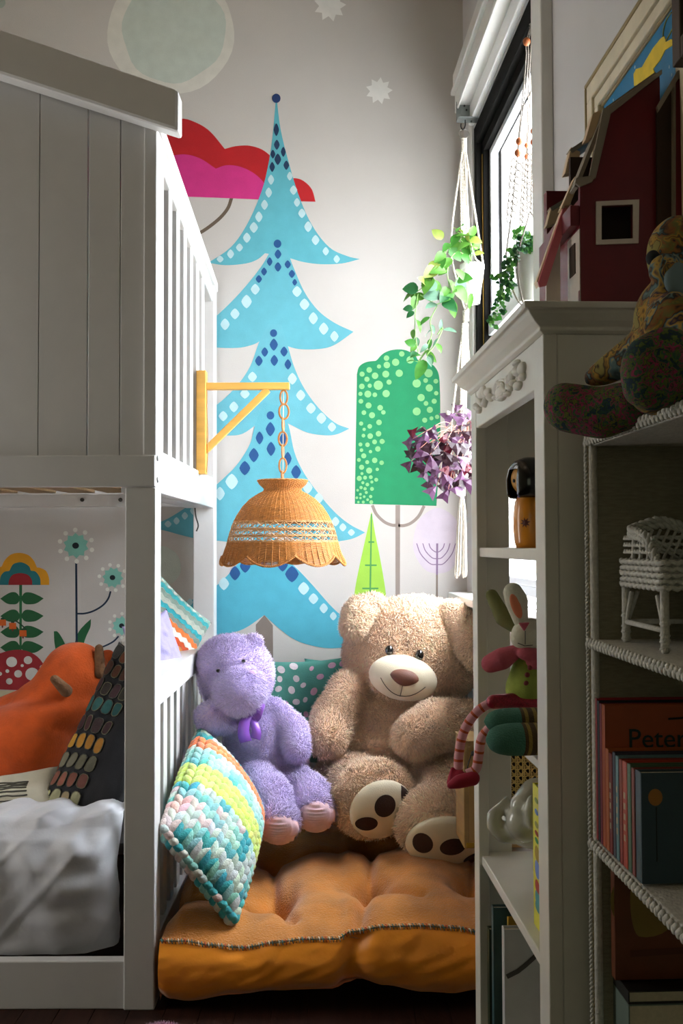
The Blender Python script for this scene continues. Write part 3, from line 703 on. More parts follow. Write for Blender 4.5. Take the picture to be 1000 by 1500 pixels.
# ============================================================ bracket and rattan lamp
m_pine = mat('yellow_pine', 'e2ac52', .5, .1, 6, .1, 60, stretch=(1, 1, 8))
m_pineh = mat('yellow_pine_arm', 'e2ac52', .5, .1, 6, .1, 60, stretch=(1, 12, 12))
LDp = 2.99
b0 = P(297.5, 690, LDp); zA, zB = P(297, 544, LDp).z, P(297, 695, LDp).z
wbk = thing('wall_bracket', 'yellow pine bracket with diagonal brace fixed to the upper guard bars', 'bracket', (BX+.01, LDp, zB))
xa = BX-.008; xb = P(302.5, 600, LDp).x
MB().box(xa, xb, LDp-.02, LDp+.02, zB, zA).build('upright', m_pine, wbk, bevel=.002)
xe = P(424, 565, LDp).x; za1, za0 = P(360, 561, LDp).z, P(360, 571, LDp).z
MB().box(xb, xe, LDp-.012, LDp+.012, za0, za1).build('arm', m_pineh, wbk, bevel=.002)
p0, p1 = P(300, 661, LDp), P(391, 572, LDp); dd = (p1-p0).normalized(); M = Matrix((Vector((0, 1, 0)), dd.cross(Vector((0, 1, 0))), dd)).transposed()
MB().obox((p0+p1)/2, M, .010, .010, (p1-p0).length/2+.004).build('brace', m_pine, wbk, bevel=.002)
m = MB(); m.tube(cr([P(302.8, 560, LDp-.01), P(303, 600, LDp-.005), P(304.5, 640, LDp-.01), P(304, 668, LDp-.01), P(302.5, 692, LDp-.01)]), .0013, 5); m.build('cord', mat('tan_cord', 'b08a4c', .6), wbk, smooth=True)

hl = thing('hanging_lamp', 'scalloped rattan lamp shade hanging on a chain of wicker loops', 'lamp', P(414, 828, LDp))
m_rat = mat('rattan', 'b47434', .5, .25, 90, .3, 300, spec=.4)
m_ratl = mat('rattan_light', 'c2905c', .5, .2, 90, .3, 300)
ch = MB()
for x, y, rx, ry, side in ((415.5, 582, 5.8, 11, 0), (415.8, 603, 7.6, 11.5, 0), (414.5, 622, 2.0, 10, 1), (414, 643, 6.6, 11, 0), (414, 661, 2.0, 10, 1), (414, 682, 5.8, 11.5, 0), (413.5, 697, 2.0, 7, 1)):
    c_ = P(x, y, LDp); a_ = R_(rx, LDp); b_ = R_(ry, LDp)
    for dr in (0, .0022):
        pts = []
        for k in range(20):
            t = 2*math.pi*k/20; hx = (a_-dr)*math.cos(t)
            pts.append(c_+Vector((hx if not side else hx*.6, (max(a_, .011)*math.cos(t)*(1 if side else .15)), (b_-dr)*math.sin(t))))
        ch.tube(pts, .0019, 5, closed=True)
ch.build('chain', m_rat, hl, smooth=True)
m = MB(); m.tube([P(415, 571, LDp), P(414.5, 640, LDp+.002), P(414, 716, LDp)], .0012, 5); m.build('cord', mat('lamp_cord', 'dcc9a8', .6), hl, smooth=True)
c0 = P(414, 797, LDp); zof = lambda y: P(414, y, LDp).z-c0.z
prof = [(705, 36), (709, 34), (716, 26.5), (720, 28), (724, 36), (731, 47), (742, 58), (755, 66.5), (768, 73), (780, 77), (800, 82), (812, 85), (820, 88), (826, 90)]
def prf(y):
    for (y0_, r0_), (y1_, r1_) in zip(prof, prof[1:]):
        if y <= y1_: f = max(0, (y-y0_)/(y1_-y0_)); return R_(r0_+(r1_-r0_)*f, LDp)
    return R_(prof[-1][1], LDp)
NR = 56
def wring(mb, y, ph, r=.00135, amp=.0013, n=NR*4, dz=None, sides=4):
    rr = prf(y); pts = []
    for k in range(n):
        t = 2*math.pi*k/n; q_ = rr+amp*math.cos(NR/2*t+ph*math.pi)
        pts.append(c0+Vector((q_*math.cos(t), q_*math.sin(t), zof(y)+(dz(t) if dz else 0))))
    mb.tube(pts, r, sides, closed=True)
sh = MB(); y = 706; k = 0
while y < 763.5: wring(sh, y, k % 2); y += 1.15; k += 1
for a_, b_ in (((704, 0)), ((704.8, 1))): wring(sh, a_, b_, .0022, .0015)
for i in range(NR):
    t = 2*math.pi*i/NR; pts = []
    for yy in list(range(704, 768, 4))+[766]:
        rr = prf(yy); pts.append(c0+Vector((rr*math.cos(t), rr*math.sin(t), zof(yy))))
    sh.tube(pts, .0016, 4)
sh.build('dome', m_rat, hl, smooth=True)
# open lattice bands
lt = MB()
for yy in (764, 765.5, 774.5, 776, 784, 785.5, 792.5, 794): wring(lt, yy, 0, .0015, .0007)
for (ya, yb) in ((765, 775), (775.5, 784.5), (785, 793)):
    for i in range(34):
        for sgn in (1, -1):
            pts = []
            for q_ in range(5):
                f = q_/4; yy = ya+(yb-ya)*f; t = 2*math.pi*(i+sgn*f*1.0+(0 if sgn > 0 else 1))/34; rr = prf(yy)+.0008*sgn
                pts.append(c0+Vector((rr*math.cos(t), rr*math.sin(t), zof(yy))))
            lt.tube(pts, .0012, 4)
for i in range(17):
    t = 2*math.pi*i/17
    lt.tube([c0+Vector((prf(yy)*math.cos(t), prf(yy)*math.sin(t), zof(yy))) for yy in (764, 774, 784, 794)], .0015, 4)
lt.build('lattice_band', m_ratl, hl, smooth=True)
# woven skirt ending in scallops
sk = MB(); NS = 8
def drop(t): return abs(math.cos(NS*t/2+.6))    # 0 at cusps, 1 at lobes
rows = 25
for k in range(rows):
    f = k/(rows-1); rr0 = None; pts = []; n = NR*4
    for j in range(n):
        t = 2*math.pi*j/n; yend = 812+15*drop(t)**.8; yy = 795+(yend-795)*f; q_ = prf(yy)+.0013*math.cos(NR/2*t+k*math.pi)+.004*f*(1-drop(t))
        pts.append(c0+Vector((q_*math.cos(t), q_*math.sin(t), zof(yy))))
    sk.tube(pts, .0014 if k < rows-1 else .0016, 4, closed=True)
for i in range(NR):
    t = 2*math.pi*i/NR; ye = 812+15*drop(t)**.8
    sk.tube([c0+Vector(((prf(yy)+.003*((yy-795)/30))*math.cos(t), (prf(yy)+.003*((yy-795)/30))*math.sin(t), zof(yy))) for yy in (794, 800, 806, ye)], .0016, 4)
pts = []
for j in range(200):
    t = 2*math.pi*j/200; yy = 813+15*drop(t)**.8; q_ = prf(yy)+.003+.004*(1-drop(t)); pts.append(c0+Vector((q_*math.cos(t), q_*math.sin(t), zof(yy))))
sk.rope(pts+[pts[0]], .0032, .012)
sk.build('skirt', m_rat, hl, smooth=True)

# ============================================================ floor cushion
m_felt = mat('ochre_felt', 'd08434', .95, .2, 14, .9, 220, sheen=.4)
m_satin = mat('amber_velvet', 'ff9a14', .42, .1, 10, .25, 60, sheen=.4)
fc = thing('floor_cushion', 'ochre floor cushion with amber velvet sides and striped blanket stitching', 'floor cushion', (0, 2.8, 0))
FX0, FX1, FY0, FY1 = BX+.012, .42, 2.285, 3.40
def seam(x):
    K = [(226, 1377), (270, 1378), (310, 1384), (356, 1388), (400, 1381), (445, 1376), (491, 1376), (512, 1365), (560, 1358), (610, 1357), (660, 1360), (694, 1366), (760, 1372), (800, 1375)]
    px = 500+x*F/FY0
    for a, b in zip(K, K[1:]):
        if px <= b[0]: f = max(0, (px-a[0])/(b[0]-a[0])); f = f*f*(3-2*f); return a[1]+(b[1]-a[1])*f
    return 1375
def hemy(x):
    K = [(226, 1449), (250, 1464), (278, 1467), (340, 1458), (400, 1452), (486, 1450), (505, 1441), (522, 1435), (560, 1445), (616, 1455), (660, 1457), (694, 1452), (800, 1452)]
    px = 500+x*F/FY0
    for a, b in zip(K, K[1:]):
        if px <= b[0]: f = max(0, (px-a[0])/(b[0]-a[0])); f = f*f*(3-2*f); return a[1]+(b[1]-a[1])*f
    return 1452
zpy = lambda py, d: P(450, py, d).z
TUF = [(P(x, y, d).x, d) for x, y, d in ((402, 1300, 2.48), (540, 1290, 2.52), (402, 1235, 2.82), (545, 1232, 2.85), (690, 1300, 2.5), (262, 1300, 2.5), (690, 1235, 2.85))]
TUF += [(-.16, 3.15), (.09, 3.15), (.33, 3.15)]
def top(u, v):
    x = FX0+(FX1-FX0)*u; y = FY0+(FY1-FY0)*v
    zs = zpy(seam(x), FY0)
    h = .052*min(1, (1-(1-min(1, v/.16))**2))*min(1, (1-v)/.08)*min(1, u/.05+.2)
    z = zs+h+.012*noise.noise(Vector((x*4, y*4, 1)))
    for tx, ty in TUF:
        r2 = (x-tx)**2+(y-ty)**2; z -= .055*math.exp(-r2/.0013)+.024*math.exp(-r2/.010)
    # creases between the tufts and to the seam
    for (ax, ay), (bx, by) in CRE:
        dx, dy = bx-ax, by-ay; t = max(0, min(1, ((x-ax)*dx+(y-ay)*dy)/(dx*dx+dy*dy))); q_ = (x-ax-t*dx)**2+(y-ay-t*dy)**2
        z -= .022*math.exp(-q_/.00022)+.012*math.exp(-q_/.004)
    z += .004*noise.noise(Vector((x*18, y*18, 4)))
    return Vector((x, y, z))
CRE = [(TUF[0], TUF[2]), (TUF[1], TUF[3]), (TUF[0], (TUF[0][0]+.05, 2.36)), (TUF[1], (TUF[1][0]-.03, 2.31)), (TUF[4], TUF[6]), (TUF[1], (TUF[1][0]+.12, 2.42)), (TUF[5], TUF[0]), (TUF[3], TUF[6]), (TUF[2], TUF[3])]
m = MB(); m.grid(top, 150, 150); m.build('top_panel', m_felt, fc, smooth=True)
def side(u, v):
    x = FX0+(FX1-FX0)*u; zt_ = zpy(seam(x), FY0)+.001; zb_ = zpy(hemy(x), FY0)
    b = math.sin(math.pi*min(1, v*1.02))**.7*.028
    kx = P(505, 1400, FY0).x; w_ = .022*math.exp(-((x-kx-.03*(1-v))**2)/.0009)*(1 if v > .1 else v*10)
    w_ += .004*noise.noise(Vector((x*10, v*3, 7)))+.003*noise.noise(Vector((x*26+v*4, v*5, 9)))
    return Vector((x, FY0-b+w_+.03*max(0, v-.8), zt_+(zb_-zt_)*v))
m = MB(); m.grid(side, 160, 26)
m.grid(lambda u, v: Vector((FX0+(FX1-FX0)*u, FY0+.006+(FY1-FY0-.01)*v, max(.012, zpy(hemy(FX0+(FX1-FX0)*u), FY0)*(1-v/.2)+.012*v/.2))), 60, 30)
for X_, s_s in ((FX0, 1), (FX1, -1)):
    m.grid(lambda u, v: Vector((X_, FY0+(FY1-FY0)*u, .02+(top(0 if s_s > 0 else 1, u).z-.02)*v)), 40, 4)
m.grid(lambda u, v: Vector((FX0+(FX1-FX0)*u, FY1, .02+(top(u, 1).z-.02)*v)), 40, 4)
m.build('side_panel', m_satin, fc, smooth=True, weld=True)
cord = MB(); sc = ['3f8f96', 'c8452c', 'd9d2c0', '2c6f78', '7c5a3c', 'e0d8c8']
N_ = 110
pts = []
for i in range(N_*2+1):
    x = FX0+(FX1-FX0)*i/(N_*2); pts.append(Vector((x, FY0-.004, zpy(seam(x), FY0)+.002)))
cord.rope(pts, .0022, .012, m=0)
cord.build('piping', mat('olive_piping', '7a6a46', .8, .2, 80), fc, smooth=True)
cs = MB()
for i in range(N_):
    x = FX0+(FX1-FX0)*(i+.5)/N_; z = zpy(seam(x), FY0)+.002; c_ = rgb(sc[i % 6])
    cs.tube([(x-.002, FY0+.006, z+.001), (x, FY0-.004, z+.0045), (x+.0015, FY0-.0085, z-.001), (x+.0025, FY0-.006, z-.006)], .0011, 4, col=c_)
cs.build('stitching', mat('stitch_yarn', 'ffffff', .8, .1, 60, attr=True), fc, smooth=True)

# ============================================================ big tan teddy bear
m_fur = mat('tan_pile', 'ffffff', .75, .05, 30, attr=True, sheen=.35)
bear = thing('teddy_bear', 'big shaggy tan teddy bear with cream muzzle and brown paw spots', 'teddy bear', P(590, 1200, 2.95))
HC = P(606, 956, 3.10); HR = (R_(101, 3.1), .17, R_(80, 3.1))
Lf, Lr = P(546, 1170, 2.74), P(645, 1205, 2.68)
nL = Vector((.33, -.93, -.22)).normalized(); nR = Vector((.04, -.86, -.50)).normalized()
prims = [('e', HC, HR), ('e', P(588, 985, 3.0), (.10, .10, .085)), ('e', P(606, 915, 3.10), (.165, .14, .080)),
 ('e', P(575, 1085, 3.08), (.20, .14, .19)), ('e', P(600, 1115, 3.05), (.20, .13, .12)), ('e', P(590, 1040, 3.10), (.17, .11, .10)),
 ('c', P(513, 1012, 3.03), P(489, 1052, 2.98), .062, .062), ('c', P(489, 1052, 2.98), P(480, 1082, 2.92), .062, .055),
 ('c', P(680, 1060, 2.98), P(640, 1062, 2.86), .068, .068), ('c', P(640, 1062, 2.86), P(606, 1079, 2.80), .068, .056),
 ('c', P(500, 1140, 2.98), P(530, 1160, 2.84), .075, .085), ('e', Lf, (.112, .105, .08), basis(nL)), ('c', P(520, 1140, 2.93), Lf, .07, .09),
 ('c', P(660, 1150, 2.98), P(655, 1172, 2.82), .105, .10), ('e', Lr, (.118, .105, .085), basis(nR)), ('c', P(640, 1150, 2.9), Lr, .08, .085),
 ('c', P(690, 1110, 3.0), P(700, 1160, 2.9), .08, .1)]
vs, fs = blobmesh(prims, .0075, 4)
EARS = [([('c', P(527, 903, 3.04), P(521, 918, 3.02), .050, .042), ('c', P(529, 897, 3.05), P(548, 890, 3.06), .046, .038)], 21), ([('c', P(664, 902, 3.02), P(692, 940, 2.96), .042, .056), ('c', P(692, 940, 2.96), P(700, 962, 2.95), .054, .04)], 22)]
MU = P(590, 993, 2.925); muM = basis(Vector((-.06, -1, -.20)))@Matrix.Rotation(math.radians(-12), 3, 'Z')
sL = Lf+nL*.062; sR = Lr+nR*.066
MUR = (.101, .067, .052)
def sph(p, c, r, M): 
    q_ = (p-np.array(c))@np.array(M); return ((q_/np.array(r))**2).sum(1)
def keepb(p):
    return (sph(p, MU, (.097, .064, .12), muM) > 1)&(sph(p, sL, (.084, .078, .045), basis(nL)) > 1)&(sph(p, sR, (.096, .080, .045), basis(nR)) > 1)
def tanc(V):
    n_ = np.array([noise.noise(Vector(tuple(v*14))) for v in V])[:, None]
    return np.array(rgb('fbd6b6')[:3])*(1+.16*n_)
furred('fur_body', vs, fs, 95000, .0165, .0017, 'c9a67c', bear, m_fur, jitter=.55, grav=.35, keep=keepb, cvar=.12, clump=7, seed=4, cfn=tanc)
for pr, sd in EARS:
    v2, f2 = blobmesh(pr, .006, 3); furred('ear', v2, f2, 9000, .0165, .0017, 'c9a67c', bear, m_fur, jitter=.55, grav=.35, cvar=.12, clump=7, seed=sd, cfn=tanc)
m_cream = mat('cream_suede', 'ded0b4', .8, .03, 40, .2, 400, sheen=.2)
m_paw = mat('brown_felt', '3a241c', .9, .08, 60, .4, 300)
mb = MB(); mb.ell(MU, MUR, muM, seg=48, rings=30); muz = mb.build('muzzle', m_cream, bear, smooth=True)
def on_ell(c, r, M, a, b, lift=0):
    "point on the front of an ellipsoid at plane offsets a, b"
    z = math.sqrt(max(0, 1-(a/r[0])**2-(b/r[1])**2))*r[2]+lift
    return Vector(c)+M@Vector((a, b, z))
# nose, mouth
mb = MB(); nc = on_ell(MU, MUR, muM, .0, .020, .006); s = 1
xs = (muM@Vector((1, 0, 0))).x; xs = 1 if xs > 0 else -1
mb.ell(nc, (.042, .024, .022), muM, seg=28, rings=16)
for i, v in enumerate(mb.v):
    q_ = muM.inverted()@(Vector(v)-nc); q_.x *= (1.0 if q_.y > 0 else 1+q_.y*14); mb.v[i] = tuple(nc+muM@q_)
mb.build('nose', mat('brown_suede', '6a4030', .65, .06, 60, .2, 300), bear, smooth=True)
mo = MB()
mo.tube([on_ell(MU, MUR, muM, -.0*xs, b, .0006) for b in (.0, -.012, -.024, -.036, -.043)], .0009, 5)
mo.tube([on_ell(MU, MUR, muM, a, -.041+a*a*9.5-.0*a, .0008) for a in [-.066+.132*k/20 for k in range(21)]], .001, 5)
mo.build('mouth_stitch', mat('dark_thread', '2a2220', .7), muz, smooth=True)
m_eye = mat('black_glass', '0a0908', .12, 0, coat=1)
for x, y in ((570, 952.6), (614.3, 959.5)):
    c_ = P(x, y, 3.2); r = (c_-Vector((0, 0, CAMZ))).normalized()
    # seat the eye on the head surface
    best = seat(x, y, vs, fs)[0]
    mb = MB(); mb.ell(best-r*.010, (.0125, .010, .0150), seg=20, rings=14); mb.build('eye', m_eye, bear, smooth=True)
for nm, c_, n_, rx, ry, toes in (('L', sL, nL, .089, .083, [(564, 1181, .030, .030), (537, 1207, .029, .021), (595, 1162, .019, .032)]), ('R', sR, nR, .101, .085, [(619, 1236, .026, .031), (663, 1241, .034, .028), (692, 1256, .026, .024)])):
    M = basis(n_); mb = MB(); R3 = (rx, ry, .032); mb.ell(c_, R3, M, seg=40, rings=20); so = mb.build('paw_sole', m_cream, bear, smooth=True)
    for (tx, ty, ta, tb) in toes:
        # hit the sole ellipsoid from the camera
        o_ = Vector((0, 0, CAMZ)); d_ = ray(tx, ty).normalized(); Mi = M.transposed(); oo = Mi@(o_-c_); dd_ = Mi@d_
        oo = Vector((oo.x/rx, oo.y/ry, oo.z/.032)); dd_ = Vector((dd_.x/rx, dd_.y/ry, dd_.z/.032))
        A_, B_, C_ = dd_.dot(dd_), 2*oo.dot(dd_), oo.dot(oo)-1; D_ = B_*B_-4*A_*C_
        if D_ < 0: D_ = 0
        p = o_+d_*((-B_-math.sqrt(D_))/(2*A_)); l_ = Mi@(p-c_)
        t = MB(); cpt = on_ell(c_, R3, M, l_.x, l_.y, .0012); ring0 = []
        for rr in (1, .6, .001):
            for k in range(24):
                a_ = 2*math.pi*k/24; xx, yy = l_.x+ta*rr*math.cos(a_), l_.y+tb*rr*math.sin(a_); q_ = math.hypot(xx/rx, yy/ry)
                if q_ > .985: xx *= .985/q_; yy *= .985/q_
                ring0.append(on_ell(c_, R3, M, xx, yy, .0012+.0012*(1-rr)))
        f_ = [(j*24+k, j*24+(k+1) % 24, (j+1)*24+(k+1) % 24, (j+1)*24+k) for j in range(2) for k in range(24)]
        t.add(ring0, f_); t.build('paw_spot', m_paw, so, smooth=True)

# ============================================================ lilac bear
lil = thing('plush_bear', 'lilac plush bear with ribbed pink soles and satin ribbon leaning on guard bars', 'teddy bear', P(400, 1200, 2.85))
fA = P(409, 1203, 2.66); fB = P(462, 1186, 2.70)
nA = Vector((-.0, -.8, -.55)).normalized(); nB = Vector((.05, -.85, -.45)).normalized()
prims = [('e', P(345, 988, 2.92), (.105, .10, .108), Matrix.Rotation(math.radians(-12), 3, 'Y')), ('e', P(352, 1012, 2.825), (.072, .072, .064), Matrix.Rotation(math.radians(-10), 3, 'Y')), ('e', P(338, 975, 2.93), (.10, .09, .085)),
  ('e', P(383, 1090, 2.93), (.105, .095, .125)), ('e', P(400, 1125, 2.92), (.10, .09, .08)), ('e', P(370, 1050, 2.93), (.075, .07, .07)),
 ('c', P(335, 1050, 2.90), P(310, 1051, 2.82), .045, .043), ('c', P(400, 1045, 2.92), P(428, 1070, 2.88), .042, .040), ('c', P(428, 1070, 2.88), P(435, 1098, 2.83), .040, .032),
 ('c', P(375, 1140, 2.86), P(395, 1172, 2.74), .058, .060), ('e', fA, (.056, .052, .045), basis(nA)), ('c', P(395, 1172, 2.74), fA, .058, .05),
 ('c', P(425, 1145, 2.88), P(455, 1165, 2.78), .052, .052), ('e', fB, (.054, .050, .045), basis(nB)), ('c', P(455, 1165, 2.78), fB, .052, .048)]
vs, fs = blobmesh(prims, .006, 3)
vs = [Vector((max(v.x, BX+.012), v.y, v.z)) for v in vs]
sA = fA+nA*.026; sB = fB+nB*.026
def keepl(p): return (sph(p, sA, (.048, .044, .04), basis(nA)) > 1)&(sph(p, sB, (.046, .042, .04), basis(nB)) > 1)
def lilc(V):
    n_ = np.array([noise.noise(Vector(tuple(v*12))) for v in V])[:, None]
    return np.array(rgb('dfcdf9')[:3])*(1+.15*n_)
furred('fur_body', vs, fs, 60000, .0145, .0013, 'a98cd6', lil, m_fur, jitter=.45, grav=.3, keep=keepl, cvar=.1, clump=8, seed=9, cfn=lilc)
for pr, sd in (([('c', P(364, 948, 2.93), P(372, 941, 2.92), .026, .022)], 31), ([('c', P(315, 962, 2.96), P(302, 962, 2.96), .026, .024)], 32)):
    v2, f2 = blobmesh(pr, .005, 2); furred('ear', v2, f2, 3000, .012, .0012, 'a98cd6', lil, m_fur, jitter=.45, grav=.2, cvar=.1, clump=8, seed=sd, cfn=lilc)
m_rib = mat('ribbed_pink', 'e6bcc4', .7, .06, 60, sheen=.4)
for c_, n_, rx, ry in ((sA, nA, .053, .047), (sB, nB, .052, .046)):
    M = basis(n_); mb = MB(); mb.ell(c_, (rx, ry, .03), M, seg=40, rings=60)
    for i, v in enumerate(mb.v):
        q_ = M.transposed()@(Vector(v)-c_); s_ = 1+.06*math.cos(q_.y*2*math.pi/.0075+q_.x*q_.x*500); mb.v[i] = tuple(c_+M@(q_*s_))
    mb.build('ribbed_sole', m_rib, lil, smooth=True)
for x, y in ((357, 968), (320, 982)):
    mb = MB(); mb.ell(seat(x, y, vs, fs)[0]+Vector((0, -.008, 0)), (.0062, .005, .005), seg=16, rings=10); mb.build('eye', m_eye, lil, smooth=True)
mb = MB(); mb.ell(seat(370, 985, vs, fs)[0]+Vector((0, -.009, 0)), (.012, .007, .008), seg=20, rings=12); mb.build('nose', mat('pale_pink_felt', 'c9a2cf', .8), lil, smooth=True)
mb = MB(); mb.ell(P(369, 941, 2.92), (.014, .006, .012), seg=20, rings=12); mb.build('ear_lining', mat('pink_lining', 'e6b7c6', .8), lil, smooth=True)
rib = MB(); rc = P(364, 1046, 2.825)
m_ribb = mat('lilac_satin', '9a5fd0', .3, .05, 20, sheen=.2)
def ribbon(c0_, pts, wv):
    pp = cr([pts[0]+(Vector(q)-pts[0])*1.5 for q in pts], 6); wv = Vector(wv)*1.35; vs_ = []
    for p in pp: vs_ += [p-wv, p+wv]
    rib.add(vs_, [(2*i, 2*i+1, 2*i+3, 2*i+2) for i in range(len(pp)-1)])
ribbon(rc, [rc, rc+Vector((.012, -.014, .022)), rc+Vector((.028, -.012, .008)), rc+Vector((.018, -.004, -.004)), rc], (.004, 0, .012))
ribbon(rc, [rc, rc+Vector((-.006, -.012, -.012)), rc+Vector((-.008, -.014, -.034)), rc+Vector((-.004, -.010, -.05))], (.012, 0, .003))
ribbon(rc, [rc, rc+Vector((.01, -.01, -.014)), rc+Vector((.016, -.014, -.03)), rc+Vector((.014, -.012, -.044))], (.010, 0, -.003))
rib.ell(rc+Vector((0, -.008, 0)), (.009, .007, .009))
ro = rib.build('ribbon_bow', m_ribb, lil, smooth=True); sm_ = ro.modifiers.new('s', 'SOLIDIFY'); sm_.thickness = .001

# ============================================================ dotted pillows
m_teal = mat('teal_linen', '4f9488', .9, .08, 20, .35, 350)
def dotted(lbl, c_, ux, uy, hw, hh, th, seed):
    t_ = thing('dotted_pillow', lbl, 'pillow', Vector(c_)-Vector((0, 0, hh)))
    dm = MB(); g, n_ = pillow(dm, c_, ux, uy, hw, hh, th, .012, seed)
    fn, nn_, _, _ = pillow_fn(c_, ux, uy, hw, hh, th, .012, seed); sd = 1 if nn_.y < 0 else -1; g = fn(sd); rnd = random.Random(seed); pl_ = []
    for _ in range(420):
        u, v = rnd.uniform(.05, .95), rnd.uniform(.05, .95); r = rnd.uniform(.008, .014)
        if all(math.hypot((u-a)*2*hw, (v-b)*2*hh) > r+c+.011 for a, b, c in pl_): pl_.append((u, v, r))
    for u, v, r in pl_:
        cl = rgb('e3d6dc') if rnd.random() < .65 else rgb('d9a9c4'); k0 = len(dm.v); s0 = rnd.random()*6
        dm.v.append(tuple(g(u, v)+nn_*sd*.0012))
        for k in range(12):
            a = 2*math.pi*k/12; q_ = r*(1+.12*math.sin(2*a+s0)); dm.v.append(tuple(g(min(.99, max(.01, u+q_*math.cos(a)/2/hw)), min(.99, max(.01, v+q_*math.sin(a)/2/hh)))+nn_*sd*.0010))
        for k in range(12): dm.f.append((k0, k0+1+k, k0+1+(k+1) % 12)); dm.m.append(1); dm.c.append(cl)
    dm.build('cover', [m_teal, mat('dot_print', 'ffffff', .85, .1, 80, attr=True)], t_, smooth=True)
dotted('teal pillow with pale dots standing right behind the lilac bear', P(425, 1042, 3.22), (1, .02, 0), (0, .22, 1), .195, .175, .06, 11)
dotted('teal dotted pillow tucked behind the tan bear, against the wall', P(520, 1035, 3.345), (1, 0, .03), (0, .08, 1), .17, .165, .035, 23)

# ============================================================ chunky knit pillow
kn = thing('knit_pillow', 'chunky knitted pillow in teal, orange and lime stripes at front of cushion', 'pillow', P(340, 1350, 2.36))
KT, KL, KB, KR = P(293, 1072, 2.80), P(234, 1213, 2.335), P(341, 1350, 2.335), P(380, 1192, 2.66)
def kpt(s, t, off=0):      # s across the stitches L->B, t up the columns
    p = KL*(1-s)*(1-t)+KB*s*(1-t)+KT*(1-s)*t+KR*s*t
    a, b = 2*s-1, 2*t-1; cen = (KL+KB+KT+KR)/4
    p = cen+(p-cen)*(1-.0*(abs(a)*abs(b)))
    e = (max(0, 1-a*a)*max(0, 1-b*b))**.5
    p2 = p+((KB-KL)*.5)*(-a*.16*(1-b*b)*0)
    return p+KN*(e*.075*off_s[0]+off)
off_s = [1]
KN = (KB-KL).cross(KT-KL).normalized()
if KN.dot(Vector((0, 0, CAMZ))-KL) < 0: KN = -KN
m_yarn = mat('roving_yarn', 'ffffff', .85, .18, 70, .5, 200, attr=True, sheen=.3)
core = MB()
for sg in (1, -1):
    off_s[0] = sg*.9; core.grid(lambda u, v: kpt(u, v), 30, 30)
off_s[0] = 1
core.v = [(max(x, BX+.004), y, z) for x, y, z in core.v]
core.build('cover_back', mat('teal_yarn_back', '3f8a8c', .9, .15, 40, .4, 150), kn, smooth=True, weld=True)
st2 = MB(); NCk, NRk = 9, 16
rk = random.Random(5)
mix = ['8ccabf', 'c9d8cd', '9fd4c8', '5ab7b6', 'd6c2c4', 'b7d9d0', 'e0b6b4', '6fc0b4', '2fa3ab', 'b9c9c4']
def kcol(r):
    f = r/NRk
    if f > .86: return rgb(rk.choice(['2fa3ab', '5ab7b6', '9fd4c8', 'c9d8cd']))
    if .73 < f <= .86: return rgb(rk.choice(['f08048', 'f58d55', 'ee7a45']))
    if .36 < f <= .50: return rgb(rk.choice(['cfe36a', 'c5dd70', 'd4e57c']))
    if .50 < f: return rgb(rk.choice(['8ccabf', 'c9d8cd', '5ab7b6', '9fd4c8', 'b7d9d0']))
    if f < .12: return rgb(rk.choice(['2fa3ab', '3fb0b4', '8ccabf', 'c9d8cd', 'cbb9b4']))
    return rgb(rk.choice(mix))
for side_k in (1,):
    for i in range(NCk):
        for j in range(NRk):
            s0, t0 = (i+.5)/NCk, (j+.5)/NRk; cl = kcol(j)
            for sg in (-1, 1):
                pa = kpt(min(.995, max(.005, s0+sg*.40/NCk)), min(.995, t0+.66/NRk), .006); pb = kpt(min(.995, max(.005, s0+sg*.09/NCk)), max(.005, t0-.66/NRk), .004)
                ax = (pb-pa); l = ax.length; ax.normalize(); M = Matrix((ax.cross(KN).normalized(), KN, ax)).transposed()
                st2.ell((pa+pb)/2, (.0128, .0125, l*.60), M, seg=8, rings=6, col=tuple(c*rk.uniform(.88, 1.1) for c in cl[:3]))
# braided border
for (a, b, n_) in (((0, 0), (1, 0), 15), ((1, 0), (1, 1), 20), ((0, 0), (0, 1), 20), ((0, 1), (1, 1), 13)):
    for k in range(n_):
        for sg in (-1, 1):
            f0, f1 = (k-.3)/n_, (k+1.0)/n_; pa = kpt(a[0]+(b[0]-a[0])*f0, a[1]+(b[1]-a[1])*f0); pb = kpt(a[0]+(b[0]-a[0])*f1, a[1]+(b[1]-a[1])*f1)
            dr = (pb-pa).normalized(); ax = (dr+KN*.45*sg).normalized(); c_ = (pa+pb)/2+KN*.006*sg
            M = basis(ax); hue = rgb(rk.choice(['2fa3ab', '8ccabf', 'cfd0c4', 'b9c9c4', '3fb0b4', 'd0b8b0'])) if a != (0, 1) or b != (1, 1) else rgb('2fa3ab')
            if a[0] == b[0]: hue = kcol(int(f0*NRk))
            st2.ell(c_, (.011, .011, (pb-pa).length*.62), M, seg=8, rings=6, col=tuple(hue[:3]))
st2.v = [(max(x, BX+.002), y, z) for x, y, z in st2.v]
st2.build('knit_cover', m_yarn, kn, smooth=True)

